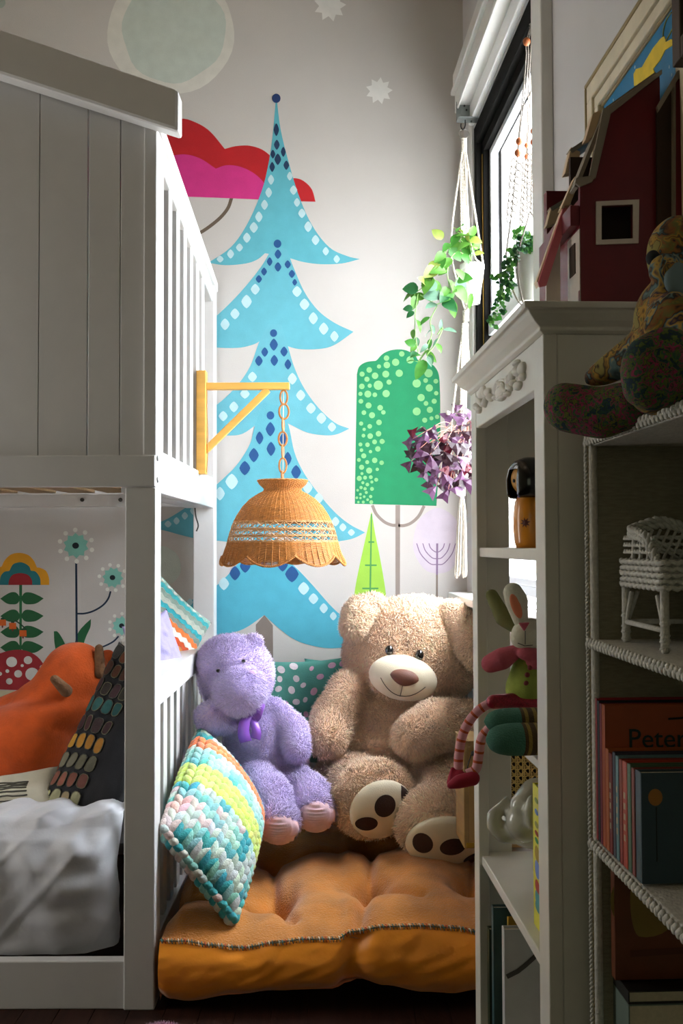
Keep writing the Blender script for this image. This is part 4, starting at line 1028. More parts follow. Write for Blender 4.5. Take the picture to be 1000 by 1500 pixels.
# ============================================================ white bookcase by the window
m_case = mat('bookcase_paint', 'd8d4c8', .45, .04, 12, .08, 60)
def rthing(name, label, cat, lx, ly, lz, group=None): return thing(name, label, cat, RT@Vector((lx, ly, lz)), group)
cb = LC(797, 700, .3476); CF = .3476                   # front plane of the bookcase
YN = LC(797, 700, CF).y; YF = LC(690.5, 700, CF).y; CBK = .555
zof_ = lambda px, py, c: LC(px, py, c).z
bk = rthing('bookcase', 'tall white bookcase with crown moulding and carved rose ornament, left of the wicker shelf', 'bookcase', .45, (YN+YF)/2, 0)
def bp(mb, n, b=.002, m=None): return mb.build(n, m or m_case, bk, bevel=b)
Z1 = zof_(797, 487, CF)                                # underside of the crown
sw_n = LC(783, 700, CF).y-YN; sw_f = YF-LC(697, 700, CF).y
zl = zof_(697, 627, CF)                                # lintel edge
bp(MB(RT).box(CF, CF+.02, YN, YN+sw_n, 0, Z1), 'front_stile')
bp(MB(RT).box(CF, CF+.02, YF-sw_f, YF, 0, Z1), 'front_stile')
bp(MB(RT).box(CF+.001, CF+.02, YN+sw_n, YF-sw_f, zl, Z1), 'frieze')
bp(MB(RT).box(CF+.02, CBK, YN+.001, YN+.02, 0, Z1), 'side_panel')
# far end: board, arched rail above, open behind
yf0, yf1 = YF-.022, YF-.001
bp(MB(RT).box(CF+.02, LD(745, 700, yf0).x, yf0, yf1, 0, Z1), 'side_panel')
xb_ = LD(745, 700, yf0).x; zA_ = LD(745, 712, yf0).z
arc = [(xb_-.002, zA_)]+[(xb_+.15*t/8, zA_+.10*math.sin(math.pi/2*t/8)) for t in range(1, 9)]
arc = [(xb_-.002, Z1)]+arc+[(CBK, zA_+.10), (CBK, Z1)]
bp(MB(RT).prism([(x, yf0+.003, z) for x, z in arc], (0, .014, 0)), 'arched_rail')
bp(MB(RT).box(CBK-.02, CBK, YF-.05, YF-.001, 0, Z1), 'back_post')
bp(MB(RT).box(CBK-.02, CBK, YN+.02, YN+.06, 0, Z1), 'back_post')
# shelves
zsh = [zof_(715, 1275, CF+.02), zof_(712, 801, CF+.02)]
zs1 = zof_(715, 1272, CF+.004); zs2 = LC(750, 803, CF+.004).z; zs0 = .10
for z, n in ((zs1, 'shelf'), (zs2, 'shelf'), (.12, 'shelf'), (.79, 'shelf')):
    if n and z != .79: bp(MB(RT).box(CF+.006, CBK-.021, YN+.021, yf0-.0005, z-.018, z), 'shelf')
zs3 = LC(747, 1085, CF+.02).z
bp(MB(RT).box(CF+.03, CBK-.022, YN+.021, yf0-.0005, zs3-.014, zs3), 'shelf')
bp(MB(RT).box(CF-.006, CBK, YN-.004, YF+.008, 0, .085), 'plinth', .004)
# crown: stacked mouldings, swept round three sides
prof_c = [(0, Z1-.004), (.004, Z1+.002), (.006, Z1+.010), (.014, Z1+.016), (.022, Z1+.026), (.026, Z1+.034), (.030, Z1+.038)]
ztc = zof_(772, 440, CF-.03)
prof_c = [(0, 0), (.006, .10), (.006, .22), (.016, .40), (.024, .62), (.027, .74), (.033, .76), (.034, 1.0), (.0, 1.0)]
mb = MB(RT); hC = ztc-Z1
ringp = lambda e: [(CBK, YN-e), (CF-e, YN-e), (CF-e, YF+e), (CBK, YF+e)]
vs_ = []; fs_ = []
for e, h in prof_c[:-1]: vs_ += [(x, y, Z1+h*hC) for x, y in ringp(e)]
for i in range(len(prof_c)-2):
    for k in range(3): fs_.append((i*4+k, i*4+k+1, (i+1)*4+k+1, (i+1)*4+k))
n_ = len(prof_c)-2; fs_.append(tuple(n_*4+k for k in range(4))); fs_.append((3, 2, 1, 0))
for i in range(n_): fs_.append((i*4+3, i*4, (i+1)*4, (i+1)*4+3))
mb.add(vs_, fs_); bp(mb, 'crown', .0015)
# carved ornament
orn = MB(RT)
def ob_(px, py, rx, ry, th=.007, ang=0):
    p = LC(px, py, CF-.001); k = (p.y)/F
    dpx = (px-435); ry_ = ry*k; rx_ = rx*p.y/dpx   # along the wall one px is much longer
    M = Matrix(((0, 0, -1), (1, 0, 0), (0, 1, 0)))@Matrix.Rotation(math.radians(ang), 3, 'Z')
    orn.ell(p, (rx_, ry_, th), M, seg=16, rings=10)
for x, y, rx, ry, a in ((733, 575, 5.5, 9, 0), (733, 562, 4, 5, 20), (739, 569, 3.5, 7, 30), (728, 569, 3, 8, -20), (736, 583, 5, 4, 0), (727, 582, 3, 4, 0),
 (711, 577, 3, 7, 30), (706, 575, 4, 8, -10), (715, 574, 3, 6, 0), (703, 586, 3, 6, 30), (712, 587, 3, 5, -30), (698, 596, 3, 6, 10), (702, 601, 2.5, 5, 0), (718, 582, 3, 6, 20), (708, 592, 2.5, 4, 0),
 (746, 556, 3, 8, 0), (751, 550, 4, 7, -10), (757, 544, 4, 8, 10), (757, 532, 3.5, 5, 0), (765, 540, 4, 10, 0), (759, 565, 4.5, 7, 0), (766, 552, 3, 6, 0), (747, 567, 3, 6, 20), (752, 561, 2.5, 5, 0), (744, 577, 3, 4, 0)):
    ob_(x, y, rx, ry, .008, a)
for R0, cx_, cy_ in ((11, 733, 571), (7, 733, 571)):
    pts = [LC(cx_+R0*.8*math.cos(t), cy_+R0*1.25*math.sin(t)-R0*.4*math.cos(t), CF-.003) for t in [2*math.pi*k/20 for k in range(20)]]
    orn.tube(pts, .0028, 6, closed=True)
orn.build('carved_rose', m_case, bk, smooth=True)

# ---------------- things on the bookcase shelves
m_blk = mat('black_lacquer', '0d0c0b', .2, 0, coat=.6); m_org = mat('amber_lacquer', 'd98a1c', .3, .12, 12, coat=.5)
m_skin = mat('pale_wood_face', 'c98f3a', .5, .05)
kx = LD(770, 802, 1.66); kc = Vector((CF+.10, 1.66, zs2))
kc = Vector((LD(777, 800, 1.72).x, 1.72, zs2))
sc_ = kc.y/F
dl = rthing('wooden_doll', 'round wooden doll with glossy black bob and amber body with maple leaf', 'doll', kc.x, kc.y, kc.z)
k_ = RT@kc
bh = 80*sc_; bw = 24*sc_
MB().lathe(k_, [(0, 0), (bw*.86, 0), (bw*.98, bh*.10), (bw*1.05, bh*.35), (bw*1.05, bh*.6), (bw*.95, bh*.85), (bw*.7, bh*.98), (0, bh)], seg=40).build('body', m_org, dl, smooth=True)
hc = k_+Vector((0, 0, bh+.026*1.0))
MB().ell(hc, (.033, .032, .031), seg=32, rings=20).build('head', m_skin, dl, smooth=True)
hm = MB()
hm.lathe(hc+Vector((0, 0, -.031)), [(.035, -.003), (.040, .004), (.041, .03), (.037, .048), (.027, .062), (.012, .068), (0, .069)], seg=48)
# cut the face opening
nf = []; nm = []
for f, mm in zip(hm.f, hm.m):
    c_ = sum((Vector(hm.v[i]) for i in f), Vector())/len(f)-hc
    an = math.degrees(math.atan2(c_.y, c_.x))
    if c_.z < .010 and -175 < an < -138 and c_.length > .02: continue
    if c_.z < .010 and abs(an) > 172 and c_.length > .02: continue
    nf.append(f); nm.append(mm)
hm.f, hm.m, hm.c = nf, nm, [None]*len(nf)
hh_ = hm.build('hair', m_blk, dl, smooth=True); q_ = hh_.modifiers.new('s', 'SOLIDIFY'); q_.thickness = .003
e_ = MB(); e_.ell(hc+Vector((-.030, -.0125, -.004)), (.003, .003, .0035), seg=10, rings=8); e_.build('eye', m_blk, dl, smooth=True)
lf = MB(); lc_ = k_+Vector((0, 0, bh*.46)); L5 = []
for k in range(16):
    a = 2*math.pi*k/16+.2; r = (.0095 if k % 2 == 0 else .0045); u_ = r*math.cos(a); w_ = r*math.sin(a); an = math.radians(-118)+u_/(bw*1.06)
    L5.append(Vector((k_.x+bw*1.062*math.cos(an), k_.y+bw*1.062*math.sin(an), lc_.z+w_)))
c0_ = sum(L5, Vector())/16; c0_ += (c0_-Vector((k_.x, k_.y, c0_.z))).normalized()*.0012
lf.add([c0_]+L5, [(0, 1+k, 1+(k+1) % 16) for k in range(16)]); lf.build('maple_leaf', mat('leaf_brown', '5a2418', .6), dl)

# rabbit doll in a green jacket: sits on the upper-middle shelf with long striped legs over the edge
rb = rthing('rabbit_doll', 'felt rabbit doll in green jacket with striped pink legs dangling from shelf', 'doll', .44, 1.8, zs3)
m_fe = mat('cream_felt', 'c6c2ac', .9, .06, 50, .3, 300); m_pk = mat('rose_felt', 'b0505c', .9, .08, 50, .3, 300)
m_gr = mat('moss_felt', '8c9a3c', .9, .1, 50, .3, 300); m_sq = mat('red_sequin', '8a1a2c', .35, .5, 400, metal=.3); m_pl = mat('leg_pink', 'd79aa0', .85, .05); m_or = mat('leg_orange', 'b8502a', .85, .05)
Rl = lambda px, py, d: P(px, py, d)
dr_ = 1.80
mb = MB(); hd = Rl(776, 930, dr_); mb.add(*blobmesh([('e', hd, (.034, .030, .030)), ('e', Rl(770, 934, dr_-.02), (.028, .022, .024))], .003, 4)); mb.build('head', m_fe, rb, smooth=True)
ea = MB(); a0, a1 = Rl(763, 905, dr_), Rl(749, 870, dr_)
ea.add(*blobmesh([('c', Rl(762, 908, dr_), Rl(756, 880, dr_), .014, .021), ('c', Rl(756, 880, dr_), Rl(751, 868, dr_), .021, .018)], .003, 4)); er = ea.build('ear', m_fe, rb, smooth=True)
ei = MB(); ei.ell(Rl(755.5, 888, dr_-.019), (.0085, .003, .023), Matrix.Rotation(math.radians(-20), 3, 'Y')); ei.build('ear_lining', mat('ear_orange', 'd9805c', .9), er, smooth=True)
ea = MB(); ea.add(*blobmesh([('c', Rl(762, 925, dr_+.02), Rl(737, 905, dr_+.04), .010, .016), ('c', Rl(737, 905, dr_+.04), Rl(720, 872, dr_+.06), .016, .012)], .003, 4)); ea.build('ear', mat('ear_back', '6c6c3c', .9, .06), rb, smooth=True)
no = MB(); no.prism([Rl(760, 913, dr_-.045), Rl(776, 912, dr_-.045), Rl(768, 925, dr_-.047)], (0, .01, 0)); no.build('nose', m_pk, rb, bevel=.002)
sm = MB(); sm.tube([Rl(769, 924, dr_-.046), Rl(769, 944, dr_-.044)], .0007, 4); sm.tube([Rl(758, 942, dr_-.038), Rl(768, 946, dr_-.045), Rl(780, 945, dr_-.044)], .0007, 4); sm.build('mouth_stitch', mat('dark_thread', '2a2220', .7), rb)
bd = MB(); bd.add(*blobmesh([('c', Rl(776, 965, dr_), Rl(774, 1010, dr_), .026, .042), ('e', Rl(780, 1020, dr_), (.045, .03, .02))], .003, 4)); bo = bd.build('jacket', m_gr, rb, smooth=True)
for x, y in ((776, 978), (772, 988.5), (770.5, 1001)):
    b_ = MB(); b_.ell(Rl(x, y, dr_-.036), (.0046, .003, .0046), seg=14, rings=8); b_.build('button', mat('button_red', '7a2222', .6), rb, smooth=True)
sc2 = MB(); sc2.add(*blobmesh([('c', Rl(762, 951, dr_-.02), Rl(735, 965, dr_-.01), .010, .020), ('c', Rl(735, 965, dr_-.01), Rl(718, 972, dr_), .020, .017), ('e', Rl(772, 958, dr_-.035), (.018, .012, .012)), ('e', Rl(782, 965, dr_-.03), (.016, .012, .02))], .003, 4)); sc2.build('scarf', m_pk, rb, smooth=True)
sk_ = MB(); sk_.add(*blobmesh([('e', Rl(776, 1027, dr_-.01), (.052, .035, .016)), ('c', Rl(765, 1026, dr_-.02), Rl(722, 1028, dr_-.03), .015, .013)], .003, 3)); sk_.build('skirt', m_sq, rb, smooth=True)
def striped(path, r, n=30, nm='leg'):
    pts = cr(path, 8); pts = resample(pts, .0022); mb = MB(); ref = None; seg = 12; vs_ = []
    for i, p in enumerate(pts):
        t = (pts[min(i+1, len(pts)-1)]-pts[max(0, i-1)]).normalized(); x = (Vector((1, 0, 0))-t*t.x).normalized(); y = t.cross(x)
        vs_ += [p+(x*math.cos(2*math.pi*k/seg)+y*math.sin(2*math.pi*k/seg))*r for k in range(seg)]
    k0 = 0
    for i in range(len(pts)-1):
        m_ = 1 if (i*.0022) % .0175 < .0034 else 0
        for k in range(seg): mb.f.append((i*seg+k, i*seg+(k+1) % seg, (i+1)*seg+(k+1) % seg, (i+1)*seg+k)); mb.m.append(m_); mb.c.append(None)
    mb.v = [tuple(v) for v in vs_]; return mb.build(nm, [m_pl, m_or], rb, smooth=True)
striped([Rl(735, 1029, 1.78), Rl(712, 1033, 1.78), Rl(692, 1050, 1.785), Rl(678, 1075, 1.79), Rl(672, 1105, 1.79), Rl(671, 1128, 1.79)], .0085)
striped([Rl(722, 1062, 1.74), Rl(706, 1080, 1.745), Rl(701, 1105, 1.75), Rl(697, 1126, 1.75), Rl(684, 1134, 1.75)], .0085)
for pr in ([('c', Rl(692, 1140, 1.745), Rl(672, 1145, 1.745), .013, .012), ('c', Rl(672, 1145, 1.745), Rl(660, 1150, 1.745), .012, .007)], [('c', Rl(672, 1138, 1.78), Rl(662, 1146, 1.78), .013, .010), ('c', Rl(663, 1126, 1.78), Rl(662, 1140, 1.78), .004, .008)]):
    mb = MB(); mb.add(*blobmesh(pr, .0025, 3)); mb.build('shoe', mat('crimson_felt', '9c1230', .8, .06, 50), rb, smooth=True)

# pair of green toed felt feet of a doll lying on the same shelf
ft = rthing('sock_doll', 'felt doll lying on the shelf below the rabbit, green toes and brown striped legs showing', 'doll', .45, 1.6, zs3)
m_gt = mat('sea_felt', '3f6f5c', .95, .08, 60, .5, 400); m_by = mat('brown_stripe', '4a3a1c', .95, .1, 60, .5, 400)
def toe(cx_, cy_, d_, r, nm):
    p0 = P(cx_, cy_, d_); ax = Vector((1, .1, 0)).normalized(); mb = MB(); seg = 24
    prf_ = [(0, 0), (.35, .012*.3), (.62, .008), (.86, .018), (1, .034), (1.03, .05), (1.02, .07), (1.0, .12)]
    st_n = 48; vs_ = []; M = basis(ax)
    def rad(s):
        for (ra, sa), (rb_, sb_) in zip(prf_, prf_[1:]):
            if s <= sb_: return ra+(rb_-ra)*((s-sa)/(sb_-sa))**.8
        return 1
    for i in range(st_n+1):
        s = .12*(i/st_n)**1.3
        vs_ += [p0+M@Vector((rad(s)*r*math.cos(2*math.pi*k/seg), rad(s)*r*.92*math.sin(2*math.pi*k/seg), s)) for k in range(seg)]
    for i in range(st_n):
        s = .12*((i+.5)/st_n)**1.3; m_ = 0 if s < .056 else (1 if ((s-.056)/.0065) % 2 < 1 else 2)
        for k in range(seg): mb.f.append((i*seg+k, i*seg+(k+1) % seg, (i+1)*seg+(k+1) % seg, (i+1)*seg+k)); mb.m.append(m_); mb.c.append(None)
    mb.v = [tuple(v) for v in vs_]; mb.build(nm, [m_gt, m_by, mat('ochre_stripe', '8a7434', .95, .1, 60, .4, 400)], ft, smooth=True)
toe(711, 1084, 1.58, R_(25, 1.58), 'leg'); toe(708.5, 1057, 1.61, R_(20, 1.61), 'leg')

# white ceramic elephant on the lower shelf, partly behind the yellow book
el = rthing('ceramic_elephant', 'glossy white ceramic elephant with raised trunk and small blue eye', 'figurine', .45, 1.75, zs1)
m_cer = mat('white_glaze', 'bfbdae', .18, .03, 10, coat=.7)
Pe = lambda x, y, d=1.74: P(x, y, d)
zfoot = zs1+.018
prims = [('e', Pe(785, 1202, 1.78), (.062, .05, .050)), ('e', Pe(769, 1202, 1.72), (.034, .032, .036)), ('c', Pe(757, 1216), Pe(738, 1220), .024, .018), ('c', Pe(738, 1220), Pe(724, 1209), .018, .0145), ('c', Pe(724, 1209), Pe(722, 1195), .0145, .012), ('c', Pe(722, 1195), Pe(734, 1182), .012, .009), ('c', Pe(734, 1182), Pe(742, 1171), .009, .0065), ('c', Pe(765, 1180, 1.71), Pe(785, 1165, 1.74), .022, .03), ('e', Pe(779, 1190, 1.68), (.014, .010, .030))]
for x, y in ((792, 1.80), (800, 1.72)):
    q0 = Pe(x, 1215, y); prims.append(('c', q0, Vector((q0.x, q0.y, zfoot)), .018, .016))
mb = MB(); mb.add(*blobmesh(prims, .0035, 8)); mb.build('body', m_cer, el, smooth=True)
mb = MB(); mb.ell(Pe(773, 1203, 1.682), (.004, .003, .004), seg=16, rings=10); mb.build('eye', mat('blue_glaze', '3f8aa0', .2, coat=.6), el, smooth=True)

# ---------------- books
def book(label, corner, ax_t, ax_w, th, w, h, cover, pages='d8cfb8', group=None, lean=0, deco=None, name='book'):
    "corner: spine bottom, ax_t thickness direction, ax_w from spine into the shelf (world vectors)"
    ax_t = Vector(ax_t).normalized(); ax_w = Vector(ax_w).normalized(); up = ax_t.cross(ax_w); up = up if up.z > 0 else -up
    c = Vector(corner); t_ = thing(name, label, 'book', c, group)
    L = lambda a, b, z: c+ax_t*a+ax_w*b+up*z
    def bx(mb, a0, a1, b0, b1, z0, z1, m=0):
        mb.add([L(a, b, z) for a in (a0, a1) for b in (b0, b1) for z in (z0, z1)], [(0,1,3,2),(4,6,7,5),(0,4,5,1),(2,3,7,6),(0,2,6,4),(1,5,7,3)], m)
    k = MB(); e = .0018; bx(k, 0, e, 0, w, 0, h); bx(k, th-e, th, 0, w, 0, h); bx(k, e, th-e, 0, e*1.2, 0, h)
    k.build('cover', mat('book_'+cover, cover, .45, .08, 25), t_, bevel=.0006)
    k = MB(); bx(k, e, th-e, e*1.2, w-.003, .003, h-.003); k.build('pages', mat('paper_'+pages, pages, .9, .08, 200, stretch=(30, 30, 1)), t_)
    if deco: deco(L, t_, h, w, th)
    return t_
def textmesh(s, size, p, xa, ya, m, parent, name='lettering', depth=.0005):
    cu = bpy.data.curves.new(name, 'FONT'); cu.body = s; cu.size = size; cu.extrude = depth; cu.align_x = 'LEFT'; cu.resolution_u = 3
    to = bpy.data.objects.new('t', cu); COL.objects.link(to); dg = bpy.context.evaluated_depsgraph_get()
    me = bpy.data.meshes.new_from_object(to.evaluated_get(dg)); bpy.data.objects.remove(to); bpy.data.curves.remove(cu)
    xa = Vector(xa).normalized(); ya = Vector(ya).normalized(); M = Matrix((xa, ya, xa.cross(ya))).transposed().to_4x4(); M.translation = Vector(p)
    me.transform(M); me.materials.clear(); me.materials.append(m); o = bpy.data.objects.new(name, me); COL.objects.link(o)
    if parent is not None: o.parent = parent; o.matrix_parent_inverse = Matrix.Translation(-parent.location)
    return o
RX = (RT.to_3x3()@Vector((1, 0, 0))); RY = (RT.to_3x3()@Vector((0, 1, 0)))
m_ink = mat('dark_ink', '1c1c1c', .6)
# yellow picture book upright on the lower shelf, front edge toward the room
yb = LC(778, 1145, CF+.012)
def dyel(L, t_, h, w, th):
    for z, r, cl, a in ((.90, .004, '6f8a3a', 0), (.82, .0045, '5a7ab0', 0), (.73, .0048, '9a9a4a', 0), (.67, .004, 'a33c2c', 0), (.62, .004, '3f8a50', 0)):
        m = MB(); m.ell(L(th*.65, -.0004, h*z), (.0007, th*.2, r), seg=12, rings=6); m.build('spine_mark', mat('mark_'+cl, cl, .6), t_)
    for z, r, cl in ((.53, .012, 'a58a1c'), (.42, .014, '6a86c8'), (.30, .010, 'a8322a'), (.22, .012, '3f94a0'), (.16, .008, '3c8a8a')):
        m = MB(); m.ell(L(th*.62, -.0004, h*z), (.0007, th*.28, r), seg=16, rings=6); m.build('spine_mark', mat('mark_'+cl, cl, .6), t_)
ycor = RT@Vector((.372, 1.505, zs1+.0005)); yth = .072; zh = LC(777, 1144, .372).z-zs1
book('slim bright yellow picture book with coloured spine spots, standing in front of the elephant', ycor, RY, RX, yth, .15, zh, 'd9d236', deco=dyel)
# bottom compartment: large white book with drawn arc, teal book, ochre book behind
zb0 = .1205
wc = RT@Vector((LD(738, 1380, 1.80).x, 1.80, zb0)); wh = LD(738, 1358, 1.80).z-zb0
def dwh(L, t_, h, w, th):
    m = MB(); pts = []
    for k in range(14):
        f = k/13; pts.append(L(.004+.115*f**.7, -.0008, h*.70+h*.30*math.sin(f*1.45)))
    m.tube(pts, .0045, 5, flat=.2); m.build('drawn_arc', mat('charcoal_print', '4a4640', .7), t_)
    m = MB(); m.ell(L(.105, -.0003, h*.14), (.045, .0008, .055), seg=24, rings=8); m.build('drawn_disc', mat('olive_print', '7a7440', .7), t_)
# cover faces the camera
def cover_book(label, px0, py0, px1, d, z0, cover, deco=None, th=.014, group=None):
    c = RT@Vector((LD(px0, py0, d).x, d, z0)); h = LD(px0, py0, d).z-z0; w = LD(px1, py0, d).x-LD(px0, py0, d).x
    t_ = thing('book', label, 'book', c, group)
    L = lambda a, b, z: c+RX*a+RY*b+Vector((0, 0, z))
    def bx(mb, a0, a1, b0, b1, z0_, z1): mb.add([L(a, b, z) for a in (a0, a1) for b in (b0, b1) for z in (z0_, z1)], [(0,1,3,2),(4,6,7,5),(0,4,5,1),(2,3,7,6),(0,2,6,4),(1,5,7,3)])
    k = MB(); bx(k, 0, w, 0, .002, 0, h); bx(k, 0, w, th-.002, th, 0, h); bx(k, 0, .002, .002, th-.002, 0, h)
    k.build('cover', mat('book_'+cover, cover, .45, .08, 25), t_, bevel=.0006)
    k = MB(); bx(k, .002, w-.003, .002, th-.002, .002, h-.004); k.build('pages', mat('paper', 'c8bfa4', .9, .08, 200), t_)
    if deco: deco(L, t_, h, w, th)
    return t_
cover_book('large white picture book with dark drawn arc, in the bookcase bottom', 738, 1362, 830, 1.72, zb0, 'c4c4c0', dwh, th=.02)
cover_book('teal book standing behind the large white one', 722, 1330, 812, 1.80, zb0, '34565a', th=.018)
cover_book('small ochre topped book between the teal and the white book', 744, 1345, 800, 1.76, zb0, 'b08a20', th=.010)
cover_book('dark olive book at the back of the bookcase bottom', 716, 1362, 806, 1.84, zb0, '2c3a24', th=.02)

# ============================================================ cane-fronted wooden toy cabinet behind the bookcase
tc_ = rthing('cane_cabinet', 'small wooden cabinet with woven cane panel half hidden behind the bookcase', 'cabinet', .40, 2.38, .17)
m_oak = mat('light_oak', 'a07c48', .5, .15, 8, .1, 60, stretch=(1, 1, 8))
m_cane = mat('cane_webbing', 'c9a85c', .6, .1, 60)
yC = 2.32; xl, xr = LD(679, 1150, yC).x, CW-.13; zt2, zb2 = LD(690, 1085, yC).z, LD(690, 1243, yC).z
xr = LD(812, 1150, yC).x
t = MB(RT); t.box(xl, xl+.012, yC, yC+.12, zb2, zt2); t.build('frame_post', m_oak, tc_, bevel=.002)
t = MB(RT); t.box(xr-.012, xr, yC, yC+.12, zb2, zt2); t.build('frame_post', m_oak, tc_, bevel=.002)
t = MB(RT); t.box(xl+.012, xr-.012, yC, yC+.12, zt2-.014, zt2); t.build('frame_rail', m_oak, tc_, bevel=.002)
t = MB(RT); t.box(xl+.012, xr-.012, yC, yC+.12, zb2, zb2+.014); t.build('frame_rail', m_oak, tc_, bevel=.002)
t = MB(RT); t.box(xl+.012, LD(745, 1150, yC).x, yC+.004, yC+.012, zb2+.014, zt2-.014); t.build('door_board', mat('honey_board', 'b98f52', .5, .12, 8), tc_)
t = MB(RT); cx0, cx1, cz0, cz1 = LD(745, 1150, yC).x, xr-.012, zb2+.014, zt2-.014
def strip(a, b, w_=.0022):
    t.tube([a, b], w_*.6, 4, flat=.5)
sp_ = .0165; x = cx0
while x < cx1:
    for o_ in (0, .0045): t.box(min(x+o_, cx1-.002), min(x+o_, cx1-.002)+.0022, yC+.006, yC+.007, cz0, cz1)
    x += sp_
z = cz0
while z < cz1-.008:
    for o_ in (0, .0045): t.box(cx0, cx1, yC+.007, yC+.008, z+o_, z+o_+.0022)
    z += sp_
n_ = 40; Wd = cx1-cx0; Hh = cz1-cz0; q0 = -Hh
while q0 < Wd:
    for sg in (1, -1):
        a0_ = max(0, q0); a1_ = min(Wd, q0+Hh)
        if a1_-a0_ > .004:
            za_, zb_ = a0_-q0, a1_-q0
            A1, B1 = (cx0+a0_, yC+.0085, cz0+za_), (cx0+a1_, yC+.0085, cz0+zb_)
            if sg < 0: A1, B1 = (cx1-a0_, yC+.0095, cz0+za_), (cx1-a1_, yC+.0095, cz0+zb_)
            t.tube([A1, B1], .0016, 4)
    q0 += sp_
t.build('cane_panel', m_cane, tc_)
t = MB(RT); t.box(cx0, cx1, yC+.05, yC+.055, cz0, cz1); t.build('back_board', mat('dark_lining', '2a2018', .8), tc_)
t = MB(RT); t.ell((xl+.022, yC-.006, LD(690, 1103, yC).z), (.006, .008, .006), seg=16, rings=10); t.build('knob', mat('black_knob', '1a1a1a', .4), tc_, smooth=True)
t = MB(RT); pk = [LD(x_, y_, yC-.002) for x_, y_ in ((690, 1106), (685, 1122), (683.5, 1145), (684, 1150))]; t.tube(cr([tuple(p) for p in pk]), .0014, 6); t.build('hook_latch', mat('black_knob', '1a1a1a', .4), tc_, smooth=True)
t = MB(RT); t.box(xl+.004, xl+.06, yC-.004, yC+.001, zb2+.002, zb2+.014); t.build('corner_plate', mat('brass', 'c09a3c', .3, .05, metal=.9), tc_, bevel=.001)
t = MB(RT); t.box(xr-.012, xr, yC+.004, yC+.11, .0, zb2); t.build('leg', m_oak, tc_)
t = MB(RT); q_ = LD(712, 1200, yC).x; t.box(q_, q_+.014, yC+.02, yC+.11, .19, zb2); t.build('leg', m_oak, tc_)

# ============================================================ wicker shelf unit at the right
m_wick = mat('wicker_paint', 'c9c6bc', .6, .15, 150, .4, 300)
m_lin = mat('grasscloth', '8d8770', .9, .18, 60, .5, 300, stretch=(1, 1, 6))
m_seag = mat('seagrass', '7a6a42', .8, .25, 90, .4, 200)
ws = rthing('wicker_shelf', 'white painted wicker shelf unit with braided edges and grasscloth end', 'shelf unit', .48, 1.05, 0)
SC = .4004; SF = LC(859, 700, SC).y; SN = .70; SB = .562
zT = LC(858, 640, SC).z; zS = [LC(857, 932, SC).z, LC(862, 1222, SC).z, LC(862, 1500, SC).z-.005]
def wp(mb, n, m=None, b=0, sm=False): return mb.build(n, m or m_wick, ws, bevel=b, smooth=sm)
for (x, y) in ((SC+.006, SF-.010), (SC+.006, SN), (SB-.006, SF-.010), (SB-.006, SN)):
    t = MB(RT); t.tube([(x, y, 0), (x, y, zT-.006)], .0058, 12); wp(t, 'post', sm=True)
t = MB(RT); t.rope([(SC-.001, SF-.001, 0), (SC-.001, SF-.001, zT)], .0030, .012); wp(t, 'edge_cord', sm=True)
t = MB(RT); t.rope([(SC+.002, SF-.0055, 0), (SC+.002, SF-.0055, zT)], .0022, .016); wp(t, 'seagrass_cord', m_seag, sm=True)
t = MB(RT); t.box(SC+.008, SB-.008, SF-.012, SF-.008, .02, zT-.01); wp(t, 'end_panel', m_lin)
t = MB(RT); t.box(SB-.006, SB-.002, SN, SF-.012, .02, zT-.01); wp(t, 'back_panel', m_lin)
def braid(a, b, r, w_, up):
    t = MB(RT); a, b, up = Vector(a), Vector(b), Vector(up).normalized(); d = (b-a); L = d.length; d.normalize(); n_ = int(L/.0125)
    for i in range(n_):
        c = a+d*(L*(i+.5)/n_)
        for sg in (1, -1):
            ax = (d*.8+up*sg).normalized(); M = basis(ax, d.cross(up)); t.ell(c+up*sg*w_*.32+d*(.003*sg), (r*.8, r*.62, w_*.62), M, seg=8, rings=6)
    return t
for z in [zT]+zS:
    t = MB(RT); t.box(SC+.004, SB, SN-.006, SF-.003, z-.014, z-.002); wp(t, 'shelf', b=.002)
    wp(braid((SC-.002, SF+.002, z-.007), (SC-.002, SN-.01, z-.007), .0052, .0085, (0, 0, 1)), 'braided_edge', sm=True)

# white wicker doll chair on the second shelf
dc_y = 1.27; zc_ = zS[0]
dch = rthing('wicker_chair', 'miniature white wicker armchair on the wicker shelf', 'toy chair', .47, 1.26, zc_)
def Wl(px, py, d): return LD(px, py, d)
def wt(pts, r, n='frame', sm=True): 
    t = MB(RT); t.tube(pts, r, 8); return t.build(n, m_wick, dch, smooth=sm)
XA, XB = Wl(924, 900, 1.29).x, .535; YA, YB = 1.17, 1.31; zs_ = Wl(924, 860, 1.25).z
for (x, y) in ((XA, YB), (XA, YA), (XB, YB), (XB, YA)):
    t = MB(RT); t.tube([(x, y, zc_), (x, y, zs_)], .0055, 10); t.rope([(x, y, zc_), (x, y, zc_+.02)], .006, .008); t.rope([(x, y, zc_+.03), (x, y, zc_+.04)], .006, .008); t.build('leg', m_wick, dch, smooth=True)
for (x0_, y0_, x1_, y1_) in ((XA, YA, XA, YB), (XA, YB, XB, YB), (XB, YA, XB, YB)):
    t = MB(RT); t.tube([(x0_, y0_, zc_+.025), (x1_, y1_, zc_+.025)], .0035, 8); mx_, my_ = (x0_+x1_)/2, (y0_+y1_)/2
    t.tube([(x0_, y0_, zc_+.02), ((x0_*2+mx_)/3, (y0_*2+my_)/3, zs_-.008)], .003, 6); t.tube([(x1_, y1_, zc_+.02), ((x1_*2+mx_)/3, (y1_*2+my_)/3, zs_-.008)], .003, 6); t.build('brace', m_wick, dch, smooth=True)
t = MB(RT)
